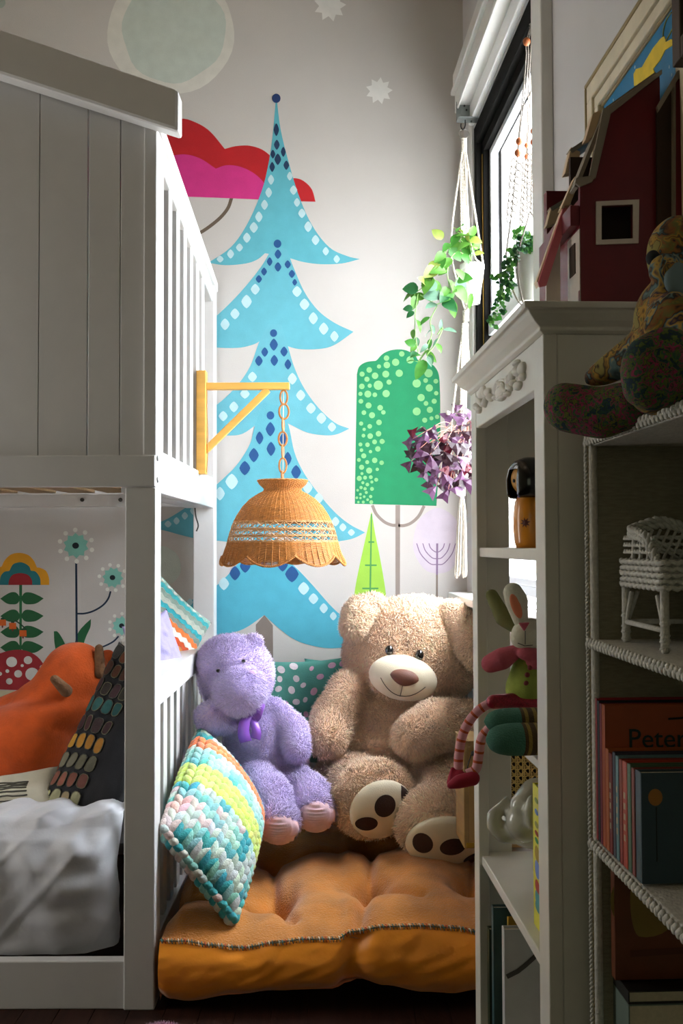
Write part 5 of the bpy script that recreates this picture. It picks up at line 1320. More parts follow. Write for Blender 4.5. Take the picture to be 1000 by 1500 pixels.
for k in range(5):
    z = zs_+.002+.0075*k; e = .004
    loop = [(XA-e, YA-e, z), (XA-e, YB+e, z), (XB+e, YB+e, z), (XB+e, YA-e, z)]; pts = []
    for i in range(4):
        a, b = Vector(loop[i]), Vector(loop[(i+1) % 4])
        for q_ in range(18): pts.append(a.lerp(b, q_/18)+Vector((0, 0, .0012*math.cos(q_*math.pi+k*math.pi)))+Vector(((.0018 if i % 2 == 0 else 0)*(-1)**(q_+k), (.0018 if i % 2 else 0)*(-1)**(q_+k), 0)))
    t.tube(pts, .0034, 6, closed=True)
t.box(XA, XB, YA, YB, zs_+.004, zs_+.02); t.build('woven_seat', m_wick, dch, smooth=True)
zt_a = Wl(926, 775, 1.27).z
arc_ = [(XA, YA+.02, zs_+.03), (XA-.004, YA+.05, zt_a-.012), (XA, YB-.03, zt_a-.004), (XA+.012, YB, zt_a), ((XA+XB)/2, YB+.004, zt_a+.010), (XB-.012, YB, zt_a), (XB, YB-.03, zt_a-.004), (XB+.004, YA+.05, zt_a-.012), (XB, YA+.02, zs_+.03)]
t = MB(RT); 
for o_ in (-.004, .003): t.rope([p+Vector((0, 0, o_)) for p in cr(arc_, 6)], .0052, .02)
t.build('arm_rail', m_wick, dch, smooth=True)
t = MB(RT)
for k in range(9):
    f = (k+.5)/9; x = XA+(XB-XA)*f; t.tube([(x, YB, zs_+.03), (XA+(XB-XA)*((k+2.5) % 9)/9, YB+.002, zt_a)], .0022, 6)
for k in range(3):
    y = YB-.03-.028*k; t.tube([(XA, y, zs_+.03), (XA-.002, y-.012, zt_a-.006)], .0028, 6)
for k in range(3): t.rope([(XA-.001, YA+.03, zs_+.045+.008*k), (XA-.001, YB, zs_+.045+.009*k), ((XA+XB)/2, YB+.003, zs_+.045+.009*k), (XB, YB, zs_+.045+.009*k)], .003, .02)
t.build('woven_back', m_wick, dch, smooth=True)

# picture books on the third shelf, spines to the room, covers to the camera
zB = zS[1]+.0005
spec = [ # y (far first), thickness, top px, colour, c offset, label
 (1.352, .012, 975, 'b8b4a0', 'tall pale picture book with dark red panel, farthest on the wicker shelf'),
 (1.338, .008, 1026, '9c1f26', 'thin tall crimson book beside the pale book on the wicker shelf'),
 (1.328, .008, 1030, '1c1c26', 'thin tall black book between two red ones on the wicker shelf'),
 (1.318, .008, 1034, '7a1f34', 'thin tall maroon book just behind the orange titled book'),
 (1.303, .013, 1036, 'a8502a', 'tall burnt orange book with large dark title on the wicker shelf'),
 (1.288, .012, 1101, 'b8622f', 'shorter light orange book in front of the titled orange book'),
 (1.274, .012, 1108, '7c2018', 'shorter dark red book with mottled spine on the wicker shelf'),
 (1.261, .010, 1106, '3c3848', 'shorter slate violet book in the row on the wicker shelf'),
 (1.248, .011, 1112, '5f7f84', 'shorter greyish blue book in the row on the wicker shelf'),
 (1.234, .011, 1117, '8c2a1a', 'shorter brick red book left of the bright orange one'),
 (1.216, .016, 1121, 'b03a18', 'shorter vivid orange red book in the row on the wicker shelf'),
 (1.202, .012, 1124, '4a6448', 'shorter green book in the row on the wicker shelf'),
 (1.189, .010, 1130, '7c3428', 'shorter rust book directly behind the nearest blue book'),
 (1.165, .020, 1136, '2f4650', 'dark slate blue book with small ochre sun, nearest in the row')]
def deco_for(i):
    def d(L, t_, h, w, th):
        fr = -RY; up = Vector((0, 0, 1))
        if i == 0:
            m = MB(); m.add([L(-.0006, a, z) for a, z in ((.022, h*.955), (.085, h*.955), (.085, h*.87), (.030, h*.84))], [(0, 1, 2, 3)]); m.build('red_panel', mat('print_red', '6a1420', .6), t_)
            m = MB(); m.tube([L(-.001, .014, h*.80), L(-.001, .016, h*.86), L(-.001, .024, h*.875)], .0012, 5); m.build('printed_hook', m_ink, t_)
            m = MB(); m.ell(L(-.0005, .085, h*.80), (.045, .0006, .022)); m.build('yellow_patch', mat('print_yellow', 'b09020', .6), t_)
            textmesh('Hello', .030, L(-.0016, .045, h*.80), RX, up, mat('print_red', '6a1420', .6), t_)
            textmesh('Villager', .014, L(-.0012, .028, h*.895), RX, up, mat('print_pink', 'b08088', .6), t_)
        if i == 4:
            textmesh('Peter', .036, L(-.0008, .030, h*.70), RX, up, mat('print_teal', '16302c', .6), t_)
            m = MB(); m.tube([L(-.0008, .085, h*.90), L(-.0008, .12, h*.91)], .0014, 4); m.build('rule', m_ink, t_)
        if i == 13:
            m = MB(); m.ell(L(-.0004, .017, h*.78), (.0085, .0006, .010), seg=20, rings=8); m.build('printed_sun', mat('print_ochre', 'a8702a', .6), t_)
            m = MB(); m.tube([L(-.0004, .018, h*.69), L(-.0004, .018, h*.2)], .0006, 4); m.build('printed_stem', m_ink, t_)
        if i in (6, 10, 8):
            m = MB()
            for q_ in range(5): m.add([L(th*a, -.0005, h*z) for a, z in ((.3, .25+.1*q_), (.7, .25+.1*q_), (.7, .31+.1*q_), (.3, .31+.1*q_))], [(0, 1, 2, 3)])
            m.build('spine_print', mat('spine_print', 'b09a78', .6), t_)
    return d
for i, (y, th, tp, cv, lb) in enumerate(spec):
    c = .4035 if i > 4 else .404
    co = RT@Vector((c, y, zB)); zt__ = LC(500+(c-.0446*y)*F/y, tp, c).z if False else CAMZ+(797-tp)/F*y
    book(lb, co, RY, RX, th, .125 if i > 4 else .145, zt__-zB, cv, deco=deco_for(i))
# board books leaning at the far side of the shelf
for (y, cv, tp, lb) in ((1.366, '2a6a6a', 1160, 'small teal board book squeezed at the far end of the wicker shelf'),):
    co = RT@Vector((.412, y, zB)); book(lb, co, RY, RX, .006, .10, CAMZ+(797-tp)/F*y-zB, cv)
# lowest visible shelf: dark orange annual with a yellow disc, on two lying books
zq = zS[2]+.0005
def lying(lbl, y0_, y1_, z0_, z1_, cv):
    c = RT@Vector((.425, y0_, z0_)); t_ = thing('book', lbl, 'book', c); m = MB(RT); m.box(.425, .55, y0_, y1_, z0_, z0_+.002); m.box(.425, .55, y0_, y1_, z1_-.002, z1_); m.box(.425, .427, y0_, y1_, z0_+.002, z1_-.002); m.build('cover', mat('book_'+cv, cv, .45), t_, bevel=.0006)
    m = MB(RT); m.box(.427, .547, y0_+.003, y1_-.003, z0_+.002, z1_-.002); m.build('pages', mat('paper', 'c8bfa4', .9), t_)
zl0, zl1, zl2 = zq, LD(900, 1472, 1.285).z, LD(900, 1452, 1.285).z
lying('pale green book lying at the bottom under a black one, wicker shelf', 1.285, 1.366, zl0, zl1-.0005, '6a7a70')
lying('black book lying under the dark orange upright book', 1.285, 1.366, zl1, zl2-.0005, '141412')
def ddo(L, t_, h, w, th):
    m = MB(); r_ = .047; m.ell(L(.042, -.0004, h*.58), (r_, .0006, r_)); m.build('printed_disc', mat('print_mustard', '8a7430', .6), t_)
    m = MB(); m.add([L(a, -.0008, z) for a, z in ((.02, h*.17), (.10, h*.19), (.10, h*.24), (.02, h*.22))], [(0, 1, 2, 3)]); m.build('printed_strip', mat('print_rust', '5a2a14', .6), t_)
c_ = Vector((.418, 1.315, zl2+.0005)); 
t_ = thing('book', 'dark orange upright book with large mustard disc, bottom right', 'book', RT@c_)
hx = LD(900, 1238, 1.315).z-c_.z; L_ = lambda a, b, z: RT@(c_+Vector((a, b, z)))
m = MB(RT); m.box(c_.x, c_.x+.115, c_.y, c_.y+.002, c_.z, c_.z+hx); m.box(c_.x, c_.x+.115, c_.y+.014, c_.y+.016, c_.z, c_.z+hx); m.box(c_.x, c_.x+.002, c_.y+.002, c_.y+.014, c_.z, c_.z+hx); m.build('cover', mat('book_burnt', '6a3414', .45, .1), t_, bevel=.0006)
m = MB(RT); m.box(c_.x+.002, c_.x+.112, c_.y+.002, c_.y+.014, c_.z+.003, c_.z+hx-.003); m.build('pages', mat('paper', 'c8bfa4', .9), t_)
ddo(lambda a, b, z: L_(a, b, z), t_, hx, .115, .016)

# ============================================================ patchwork soft toy on top of the wicker shelf
def quiltmat(name, cols, scale):
    m = bpy.data.materials.new(name); m.use_nodes = True; n = m.node_tree.nodes; L = m.node_tree.links; b = n['Principled BSDF']; b.inputs['Roughness'].default_value = .9
    tc = n.new('ShaderNodeTexCoord'); nz = n.new('ShaderNodeTexNoise'); nz.inputs['Scale'].default_value = scale*.8; mixv = n.new('ShaderNodeMixRGB'); mixv.inputs[0].default_value = .06
    L.new(tc.outputs['Object'], nz.inputs['Vector']); L.new(tc.outputs['Object'], mixv.inputs[1]); L.new(nz.outputs['Color'], mixv.inputs[2])
    v = n.new('ShaderNodeTexNoise'); v.inputs['Scale'].default_value = scale*.42; v.inputs['Detail'].default_value = 2; v.inputs['Distortion'].default_value = .5; L.new(mixv.outputs[0], v.inputs['Vector'])
    sp = n.new('ShaderNodeMapRange'); sp.inputs['From Min'].default_value = .28; sp.inputs['From Max'].default_value = .72; L.new(v.outputs[0], sp.inputs['Value']); r = n.new('ShaderNodeValToRGB')
    while len(r.color_ramp.elements) < len(cols): r.color_ramp.elements.new(.5)
    for i, c in enumerate(cols): r.color_ramp.elements[i].position = i/len(cols); r.color_ramp.elements[i].color = rgb(c)
    L.new(sp.outputs[0], r.inputs[0]); L.new(r.outputs[0], b.inputs['Base Color'])
    bp_ = n.new('ShaderNodeBump'); bp_.inputs['Strength'].default_value = .3; bp_.inputs['Distance'].default_value = .003; L.new(v.outputs[0], bp_.inputs['Height']); L.new(bp_.outputs[0], b.inputs['Normal'])
    return m
m_q = quiltmat('patchwork_cotton', ['b08430', '3a4030', 'a8742a', '1c2440', 'b8923c', '5f7a78', '2a2a24', '8c5a2a', '6c6c34', 'b08430', '3a2e1c', '8c8040'], 52)
m_q2 = quiltmat('dark_green_print', ['1c3a2c', '22483a', '1a2c44', '1c3a2c', '5a6a20', '26503c', '9a2a50', '1a3428', '6a7020', '1c2c34'], 95)
pt = thing('patchwork_toy', 'patchwork soft toy with dark green feet sitting on the wicker shelf top', 'soft toy', P(960, 600, 1.15))
body = [('e', P(985, 470, 1.16), (.045, .05, .055)), ('e', P(985, 520, 1.15), (.05, .05, .05)), ('e', P(985, 372, 1.16), (.030, .035, .042)), ('e', P(972, 395, 1.13), (.018, .02, .018)), ('e', P(990, 335, 1.16), (.018, .02, .016)), ('c', P(970, 440, 1.13), P(965, 480, 1.10), .016, .018), ('c', P(985, 455, 1.10), P(1010, 500, 1.08), .022, .022), ('c', P(960, 500, 1.16), P(885, 545, 1.21), .027, .017), ('c', P(885, 545, 1.21), P(868, 553, 1.22), .017, .012), ('c', P(1000, 540, 1.10), P(960, 570, 1.10), .035, .03)]
v_, f_ = blobmesh(body, .0045, 6); MB().add(v_, f_).build('body', m_q, pt, smooth=True)
v_, f_ = blobmesh([('c', P(835, 598, 1.22), P(880, 605, 1.20), .031, .032), ('e', P(826, 595, 1.23), (.026, .03, .030)), ('c', P(880, 605, 1.20), P(930, 590, 1.17), .032, .028)], .005, 6); MB().add(v_, f_).build('foot', m_q2, pt, smooth=True)
v_, f_ = blobmesh([('e', P(955, 545, 1.05), (.034, .03, .042)), ('e', P(975, 525, 1.05), (.034, .03, .034)), ('e', P(945, 568, 1.05), (.024, .028, .022)), ('c', P(980, 560, 1.06), P(1010, 560, 1.06), .028, .03)], .005, 6); MB().add(v_, f_).build('foot', m_q2, pt, smooth=True)
mb = MB(); mb.ell(P(993, 410, 1.115), (.016, .008, .020)); mb.build('muzzle_patch', mat('grey_blue_cotton', '6f8488', .9, .1), pt, smooth=True)
for x, y in ((956, 378), ):
    mb = MB(); mb.ell(P(x, y, 1.135), (.008, .008, .009)); mb.build('nose', mat('navy_cotton', '141820', .8), pt, smooth=True)

# ============================================================ toy barn on the bookcase
zBN = ztc+.0005
bn = rthing('toy_barn', 'dark red wooden toy barn with cream roof boards on the bookcase top', 'toy barn', .47, 1.52, zBN)
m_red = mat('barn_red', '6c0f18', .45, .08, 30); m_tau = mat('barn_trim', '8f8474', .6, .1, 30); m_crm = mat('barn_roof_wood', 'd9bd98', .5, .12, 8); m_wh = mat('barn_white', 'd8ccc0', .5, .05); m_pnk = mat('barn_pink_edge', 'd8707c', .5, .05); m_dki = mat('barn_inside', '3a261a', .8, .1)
def holeprism(outer, holes, off, m_, name, par):
    loops = [[Vector(p) for p in outer]]+[[Vector(p) for p in h] for h in holes]; off = Vector(off)
    allp = [p for l in loops for p in l]; n = len(allp); tri = tessellate_polygon(loops)
    fs = [tuple(t) for t in tri]+[tuple(i+n for i in reversed(t)) for t in tri]; k = 0
    for l in loops:
        for i in range(len(l)): j = (i+1) % len(l); fs.append((k+i, k+j, k+j+n, k+i+n))
        k += len(l)
    mb = MB(RT); mb.add(allp+[p+off for p in allp], fs); return mb.build(name, m_, par)
D1 = 1.45
def Q(px, py, d=D1): p = LD(px, py, d); return Vector((p.x, d, max(p.z, zBN)))
outer = [Q(849, 470), Q(849, 272), Q(862, 262), Q(872, 215), Q(893, 158), Q(966, 106), Q(968, 470)]
hole = [Q(880, 302), Q(926, 300), Q(926, 350), Q(880, 352)]
holeprism(outer, [hole], (0, .008, 0), m_red, 'end_wall', bn)
for pg in ([Q(872, 296), Q(935, 293), Q(926, 300), Q(880, 302)], [Q(935, 293), Q(934, 357), Q(926, 350), Q(926, 300)], [Q(934, 357), Q(872, 359), Q(880, 352), Q(926, 350)], [Q(872, 359), Q(872, 296), Q(880, 302), Q(880, 352)]):
    mb = MB(RT); mb.prism(pg, (0, -.003, 0)); mb.build('window_trim', m_wh, bn)
for pg in ([Q(887, 160), Q(968, 103), Q(968, 110), Q(893, 168)], [Q(882, 160), Q(895, 160), Q(871, 263), Q(861, 262)], [Q(842, 262), Q(871, 258), Q(866, 268), Q(848, 275), Q(841, 270)]):
    mb = MB(RT); mb.prism(pg, (0, -.005, 0)); mb.build('roof_trim', m_tau, bn, bevel=.001)
x0 = Q(849, 300).x; xw = .548
mb = MB(RT); mb.box(x0, x0+.008, D1+.0085, 1.70, zBN, Q(850, 290).z); mb.build('side_wall', m_red, bn)
mb = MB(RT); mb.box(x0-.0015, x0, D1, 1.515, zBN, Q(850, 335).z); mb.build('white_panel', m_wh, bn)
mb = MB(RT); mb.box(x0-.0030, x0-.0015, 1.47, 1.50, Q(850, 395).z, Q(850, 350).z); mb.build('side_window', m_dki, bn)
mb = MB(RT); mb.box(x0-.014, x0, D1+.002, 1.60, Q(850, 330).z, Q(850, 300).z); mb.build('beam', m_red, bn, bevel=.001)
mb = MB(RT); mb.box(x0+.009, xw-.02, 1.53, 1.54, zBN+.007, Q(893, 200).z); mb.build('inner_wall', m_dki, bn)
mb = MB(RT); mb.box(x0+.009, xw, 1.68, 1.70, zBN, Q(893, 200).z); mb.build('back_wall', m_red, bn)
mb = MB(RT); mb.box(x0+.009, xw, 1.46, 1.679, zBN, zBN+.006); mb.build('floor_board', m_crm, bn)
for pg, d_, cap in (([(857, 205), (868, 166), (881, 160), (870, 200)], 1.47, None), ([(827, 254), (836, 215), (850, 222), (846, 250)], 1.56, [(834, 219), (858, 203), (860, 209), (838, 224)]), ([(821, 306), (842, 258), (850, 262), (832, 306)], 1.50, None), ([(800, 331), (807, 303), (820, 300), (815, 326)], 1.64, [(805, 304), (825, 292), (827, 297), (809, 309)])):
    pts = [Q(a, b, d_) for a, b in pg]; mb = MB(RT); mb.prism(pts, (0, .02, 0)); mb.build('roof_board', m_crm, bn, bevel=.001)
    if cap: mb = MB(RT); mb.prism([Q(a, b, d_-.001) for a, b in cap], (0, .02, 0)); mb.build('roof_cap', m_tau, bn)
# roof slabs above the end wall
for a, b in (((849, 272), (893, 158)), ((893, 158), (966, 106))):
    A_, B_ = Q(*a), Q(*b); nrm_ = Vector((-(B_.z-A_.z), 0, B_.x-A_.x)).normalized()*.006
    mb = MB(RT); mb.prism([A_+Vector((0, .0085, 0)), B_+Vector((0, .0085, 0)), B_+nrm_+Vector((0, .0085, 0)), A_+nrm_+Vector((0, .0085, 0))], (0, .03 if a[0] == 849 else .2, 0)); mb.build('roof_slab', m_tau, bn)
# lean-to with pink edged roof
dL = 1.50
mb = MB(RT); mb.prism([Q(788, 414, dL), Q(826, 300, dL), Q(838, 300, dL), Q(800, 418, dL), Q(790, 420, dL)], (0, .005, 0)); mb.build('lean_to_edge', m_pnk, bn, bevel=.0008)
mb = MB(RT); mb.prism([Q(787, 410, dL), Q(827, 297, dL), Q(832, 298, dL), Q(790, 418, dL)], (0, .018, 0)); o_ = mb.build('lean_to_roof', m_crm, bn); o_.location.y += .0055
mb = MB(RT); mb.prism([Q(800, 470, dL+.012), Q(800, 405, dL+.012), Q(820, 350, dL+.012), Q(821, 470, dL+.012)], (0, .006, 0)); mb.build('lean_to_wall', m_wh, bn)
# open right wing
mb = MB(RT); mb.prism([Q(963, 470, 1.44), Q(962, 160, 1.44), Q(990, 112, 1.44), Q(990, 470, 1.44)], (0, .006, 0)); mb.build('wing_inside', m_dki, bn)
mb = MB(RT); mb.prism([Q(960, 158, 1.43), Q(990, 106, 1.43), Q(1004, 104, 1.43), Q(1004, 112, 1.43), Q(991, 118, 1.43), Q(962, 166, 1.43)], (0, -.006, 0)); mb.build('wing_trim', m_tau, bn)
mb = MB(RT); mb.prism([Q(986, 470, 1.428), Q(986, 120, 1.428), Q(989.5, 118, 1.428), Q(989.5, 470, 1.428)], (0, .008, 0)); mb.build('wing_post', m_tau, bn)
mb = MB(RT); mb.prism([Q(990, 470, 1.428), Q(990, 114, 1.428), Q(1020, 112, 1.428), Q(1020, 470, 1.428)], (0, .008, 0)); mb.build('wing_wall', m_red, bn)

# ============================================================ pictures on the window wall
pf = rthing('framed_painting', 'painting of a leaping yellow figure on blue in a stepped cream frame', 'picture', .56, 1.6, 1.5)
FCx = CW-.022; oc = LC(855, 126, FCx); zt0 = oc.z; yt0 = oc.y; m_ff = mat('frame_cream', 'd8cdb2', .4, .08, 25, .1, 80); m_fd = mat('frame_groove', '8d7a50', .5, .1)
yN_ = LC(984, 100, CW-.05).y+.01; zBt = zt0-.75
def fr_(o0, o1, c0_, c1_, m_, nm):
    mb = MB(RT)
    mb.box(c0_, c1_, yN_+o0, yt0-o0, zt0-o1, zt0-o0); mb.box(c0_, c1_, yN_+o0, yt0-o0, zBt+o0, zBt+o1); mb.box(c0_, c1_, yt0-o1, yt0-o0, zBt+o1, zt0-o1); mb.box(c0_, c1_, yN_+o0, yN_+o1, zBt+o1, zt0-o1)
    mb.build(nm, m_, pf, bevel=.002)
fr_(0, .008, FCx, CW-.001, m_fd, 'frame_edge'); fr_(.008, .040, FCx+.002, CW-.001, m_ff, 'frame'); fr_(.040, .044, FCx+.010, CW-.001, m_fd, 'frame_groove'); fr_(.044, .066, FCx+.006, CW-.001, m_ff, 'frame_inner'); fr_(.066, .072, FCx+.012, CW-.001, m_fd, 'frame_lip')
cP = FCx+.016
mb = MB(RT); mb.box(cP, CW-.001, yN_+.072, yt0-.072, zBt+.072, zt0-.072); mb.build('canvas', mat('painted_blue', '1478a8', .6, .25, 14), pf)
fg = [(505,430),(503,370),(515,345),(545,335),(570,290),(600,240),(640,190),(655,180),(665,210),(690,195),(705,205),(700,225),(660,250),(635,300),(600,345),(610,370),(560,410),(520,425)]
mb = MB(RT); mb.prism([LC(780+x/3.41, y/3.41, cP-.0012) for x, y in fg], (.0012, 0, 0)); mb.build('yellow_figure', mat('painted_yellow', 'e8c81c', .55, .12, 40), pf)
mb = MB(RT); mb.tube(cr([tuple(LC(780+x/3.41, y/3.41, cP-.001)) for x, y in ((650, 185), (655, 140), (670, 95), (692, 62))]), .0012, 5); mb.tube([LC(780+x/3.41, y/3.41, cP-.001) for x, y in ((665, 205), (690, 160), (700, 140))], .0012, 5); mb.build('painted_lines', mat('painted_olive', '8a8a3c', .6), pf)
rr_ = random.Random(3); mb = MB(RT)
for _ in range(60):
    y, z = rr_.uniform(yN_+.1, yt0-.08), rr_.uniform(zBt+.1, zt0-.08); mb.ell((cP, y, z), (.0008, .0022, .003), seg=6, rings=4)
mb.build('white_specks', mat('painted_white', 'b8d0dc', .6), pf)
p2_ = LC(984, 100, CW-.05); pd = rthing('dark_frame', 'dark brown frame edge at the upper right, nearer than the cream framed painting', 'picture', .56, 1.3, 1.8)
m_wal = mat('walnut', '3a2a1c', .5, .2, 8)
y1_ = p2_.y; mb = MB(RT); mb.box(CW-.05, CW-.001, y1_-.03, y1_, p2_.z, p2_.z+.7); mb.box(CW-.05, CW-.001, y1_-.5, y1_-.03, p2_.z, p2_.z+.03); mb.box(CW-.05, CW-.001, y1_-.5, y1_-.03, p2_.z+.67, p2_.z+.7); mb.build('frame', m_wal, pd, bevel=.002)
mb = MB(RT); mb.box(CW-.02, CW-.001, y1_-.5, y1_-.03, p2_.z+.03, p2_.z+.67); mb.build('picture_panel', mat('dull_panel', '4a3a2a', .6), pd)

# ============================================================ hanging planters
m_cot = mat('macrame_cotton', 'cbc2b4', .85, .06, 100, .3, 300)
m_gal = mat('galvanised', '8d9290', .4, .15, 60, metal=.7)
def leafmat(name, col, tr=.35):
    m = mat(name, col, .45, .18, 60)
    n = m.node_tree.nodes; L = m.node_tree.links; b = n['Principled BSDF']; t = n.new('ShaderNodeBsdfTranslucent'); t.inputs[0].default_value = rgb(col); mx = n.new('ShaderNodeMixShader'); mx.inputs[0].default_value = tr
    L.new(b.outputs[0], mx.inputs[1]); L.new(t.outputs[0], mx.inputs[2]); L.new(mx.outputs[0], n['Material Output'].inputs[0]); return m
def leaf(mb, base, d, nrm, ln, wd, curl=.2, m=0, shape='ovate'):
    d = Vector(d).normalized(); nrm = Vector(nrm); nrm = (nrm-d*nrm.dot(d)).normalized(); s = d.cross(nrm); N = 6; vs = []
    for i in range(N+1):
        t = i/N; w = wd*.5*(math.sin(math.pi*min(1, t*.96+.04)**(.75))**.8 if shape == 'ovate' else (1-abs(1-2*t)))
        c = base+d*(ln*t)+nrm*(-curl*ln*t*t); up = nrm*(.25*w)
        vs += [c-s*w+up, c, c+s*w+up]
    fs = []
    for i in range(N):
        for k in range(2): fs.append((i*3+k, i*3+k+1, i*3+k+4, i*3+k+3))
    mb.add(vs, fs, m)
g1 = leafmat('leaf_bright', '528530', .2); g2 = leafmat('leaf_mid', '3d7a2c', .2); g3 = leafmat('leaf_lime', '7c8c3a', .2); g4 = leafmat('leaf_deep', '1c5428', .1); g5 = leafmat('leaf_grey', '6c9078', .2)
DH = 3.12
# steel bracket and hook at the end of the cornice
br = thing('steel_bracket', 'square galvanised bracket with black hook under the window cornice', 'bracket', P(682, 180, 3.17))
a_, b_ = LD(668, 180, 3.175), LD(697, 150, 3.175)
MB(RT).box(a_.x, b_.x, 3.17, 3.176, a_.z, b_.z).build('plate', m_gal, br, bevel=.002)
MB(RT).box(a_.x, b_.x, 3.13, 3.17, a_.z, a_.z+.004).build('flange', m_gal, br, bevel=.001)
MB(RT).box(b_.x-.004, b_.x+.02, 3.14, 3.176, a_.z, b_.z).build('flange', m_gal, br, bevel=.001)
for x, y in ((680, 155), (683, 161), (690, 178)):
    m = MB(); m.ell(P(x, y, 3.165), (.0035, .003, .0035), seg=12, rings=8); m.build('screw', mat('black_steel', '151515', .4), br, smooth=True)
m = MB(); m.tube(cr([P(681, 176, 3.13), P(681, 184, DH), P(678, 190, DH), P(675, 186, DH), P(675, 181, DH)]), .0022, 8); m.build('hook', mat('black_steel', '151515', .4), br, smooth=True)
# two tier macrame hanger
mh = thing('macrame_hanger', 'long two-tier white macrame hanger with tassel beside the window corner', 'plant hanger', P(678, 845, DH))
m = MB(); rc_ = P(679, 196, DH); m.tube([rc_+Vector((.0165*math.cos(2*math.pi*k/28), .004*math.sin(2*math.pi*k/28), .0165*math.sin(2*math.pi*k/28))) for k in range(28)], .0013, 6, closed=True); m.build('ring', mat('steel_ring', 'a8a49c', .3, metal=.8), mh, smooth=True)
def wrap(p0, p1, r, n): 
    m = MB(); a, b = Vector(p0), Vector(p1)
    pts = [a.lerp(b, i/(n*12))+Vector((r*math.cos(2*math.pi*i/12), r*math.sin(2*math.pi*i/12), 0)) for i in range(n*12+1)]; m.tube(pts, .0022, 5); m.tube([a, b], r, 10); return m
wrap(P(679, 203, DH), P(679, 222, DH), .008, 10).build('wrapped_knot', m_cot, mh, smooth=True)
pot1 = P(692, 388, DH); r1 = R_(16, DH)
def hcord(pts, r=.0034, pitch=.012, nm='cord'):
    m = MB(); m.rope(cr(pts, 6), r, pitch); m.build(nm, m_cot, mh, smooth=True)
def PD(x, y, d=0): return P(x, y, DH+d)
hcord([PD(677, 222), PD(670, 270, .0), PD(662, 330, -.02), PD(661, 375, -.03), PD(672, 425, -.045), PD(681, 455)])
hcord([PD(682, 222), PD(692, 290, -.02), PD(703, 360, -.03), PD(707, 395, -.02), PD(700, 430, -.03), PD(684, 455)])
hcord([PD(680, 222), PD(684, 290, -.02), PD(688, 350, -.05), PD(696, 378, -.055), PD(704, 392, -.05), PD(690, 440, -.04), PD(682, 456)], .003)
hcord([PD(678, 222), PD(677, 290, .03), PD(680, 380, .055), PD(683, 430, .04), PD(682, 456)], .003)
for x0_ in (676, 681):   # flat knotted sinnets
    m = MB(); pts = resample([PD(x0_, 240), PD(x0_+1, 345)], .0055)
    for k, p in enumerate(pts):
        for sg in (-1, 1): m.ell(p+Vector((.0032*sg, -.002*(k % 2), 0)), (.0042, .004, .0038), seg=8, rings=6)
    m.build('sinnet', m_cot, mh, smooth=True)
wrap(PD(682, 455), PD(682, 470), .009, 8).build('wrapped_knot', m_cot, mh, smooth=True)
hcord([PD(680, 470), PD(674, 510), PD(668, 560, -.02), PD(661, 620, -.04), PD(659, 660, -.04), PD(668, 698, -.04), PD(676, 716)])
hcord([PD(683, 470), PD(686, 520), PD(691, 580, -.02), PD(697, 630, -.03), PD(697, 670, -.03), PD(684, 705, -.03), PD(678, 716)])
hcord([PD(681, 470), PD(679, 540, .02), PD(679, 640, .06), PD(680, 700, .05), PD(677, 716)], .003)
for x0_ in (680, 684):
    m = MB(); pts = resample([PD(x0_-1, 475), PD(x0_-5, 640)], .0055)
    for k, p in enumerate(pts):
        for sg in (-1, 1): m.ell(p+Vector((.0030*sg, -.002*(k % 2), 0)), (.0042, .004, .0038), seg=8, rings=6)
    m.build('sinnet', m_cot, mh, smooth=True)
wrap(PD(677, 714), PD(676.5, 726), .0085, 7).build('wrapped_knot', m_cot, mh, smooth=True)
m = MB(); rt_ = random.Random(2)
for k in range(34):
    a = rt_.uniform(0, 6.28); q_ = math.sqrt(rt_.random()); e_ = rt_.uniform(836, 848)
    m.rope(cr([PD(676.5+2*q_*math.cos(a), 725, .006*q_*math.sin(a)), PD(676+6*q_*math.cos(a), 760, .015*q_*math.sin(a)), PD(674.5+9*q_*math.cos(a), e_, .02*q_*math.sin(a))], 5), .0019, .01, n=4)
m.build('tassel', m_cot, mh, smooth=True)
m = MB(); m.ell(PD(656, 605, -.04), (.007, .007, .007)); m.build('bead', m_cot, mh, smooth=True)
# upper pot and trailing plant
m_pot = mat('white_ceramic', 'dcd9d4', .3, .02, coat=.3)
def potted(name, label, top_, rt, rb_, h, mpot):
    t_ = thing(name, label, 'potted plant', top_-Vector((0, 0, h)))
    b_ = top_-Vector((0, 0, h))
    MB().lathe(b_, [(0, 0), (rb_, 0), (rb_+(rt-rb_)*.85, h*.85), (rt, h*.86), (rt*1.03, h*.88), (rt*1.03, h), (rt*.95, h), (rt*.93, h*.86), (0, h*.86)], seg=40).build('pot', mpot, t_, smooth='auto')
    MB().lathe(b_+Vector((0, 0, h*.87)), [(0, .004), (rt*.5, .006), (rt*.9, 0)], seg=20).build('soil', mat('soil', '3a2a1e', .95, .2, 80, .8, 100), t_, smooth=True)
    return t_
pp = potted('potted_vine', 'white tapered pot of bright green trailing vine, upper tier of macrame hanger', P(691, 388, DH), R_(17.5, DH), R_(11, DH), R_(58, DH), m_pot)
rl = random.Random(12); fo = MB(); stm = MB(); gm = [g1, g2, g3, g4, g5]
camp = Vector((0, 0, CAMZ))
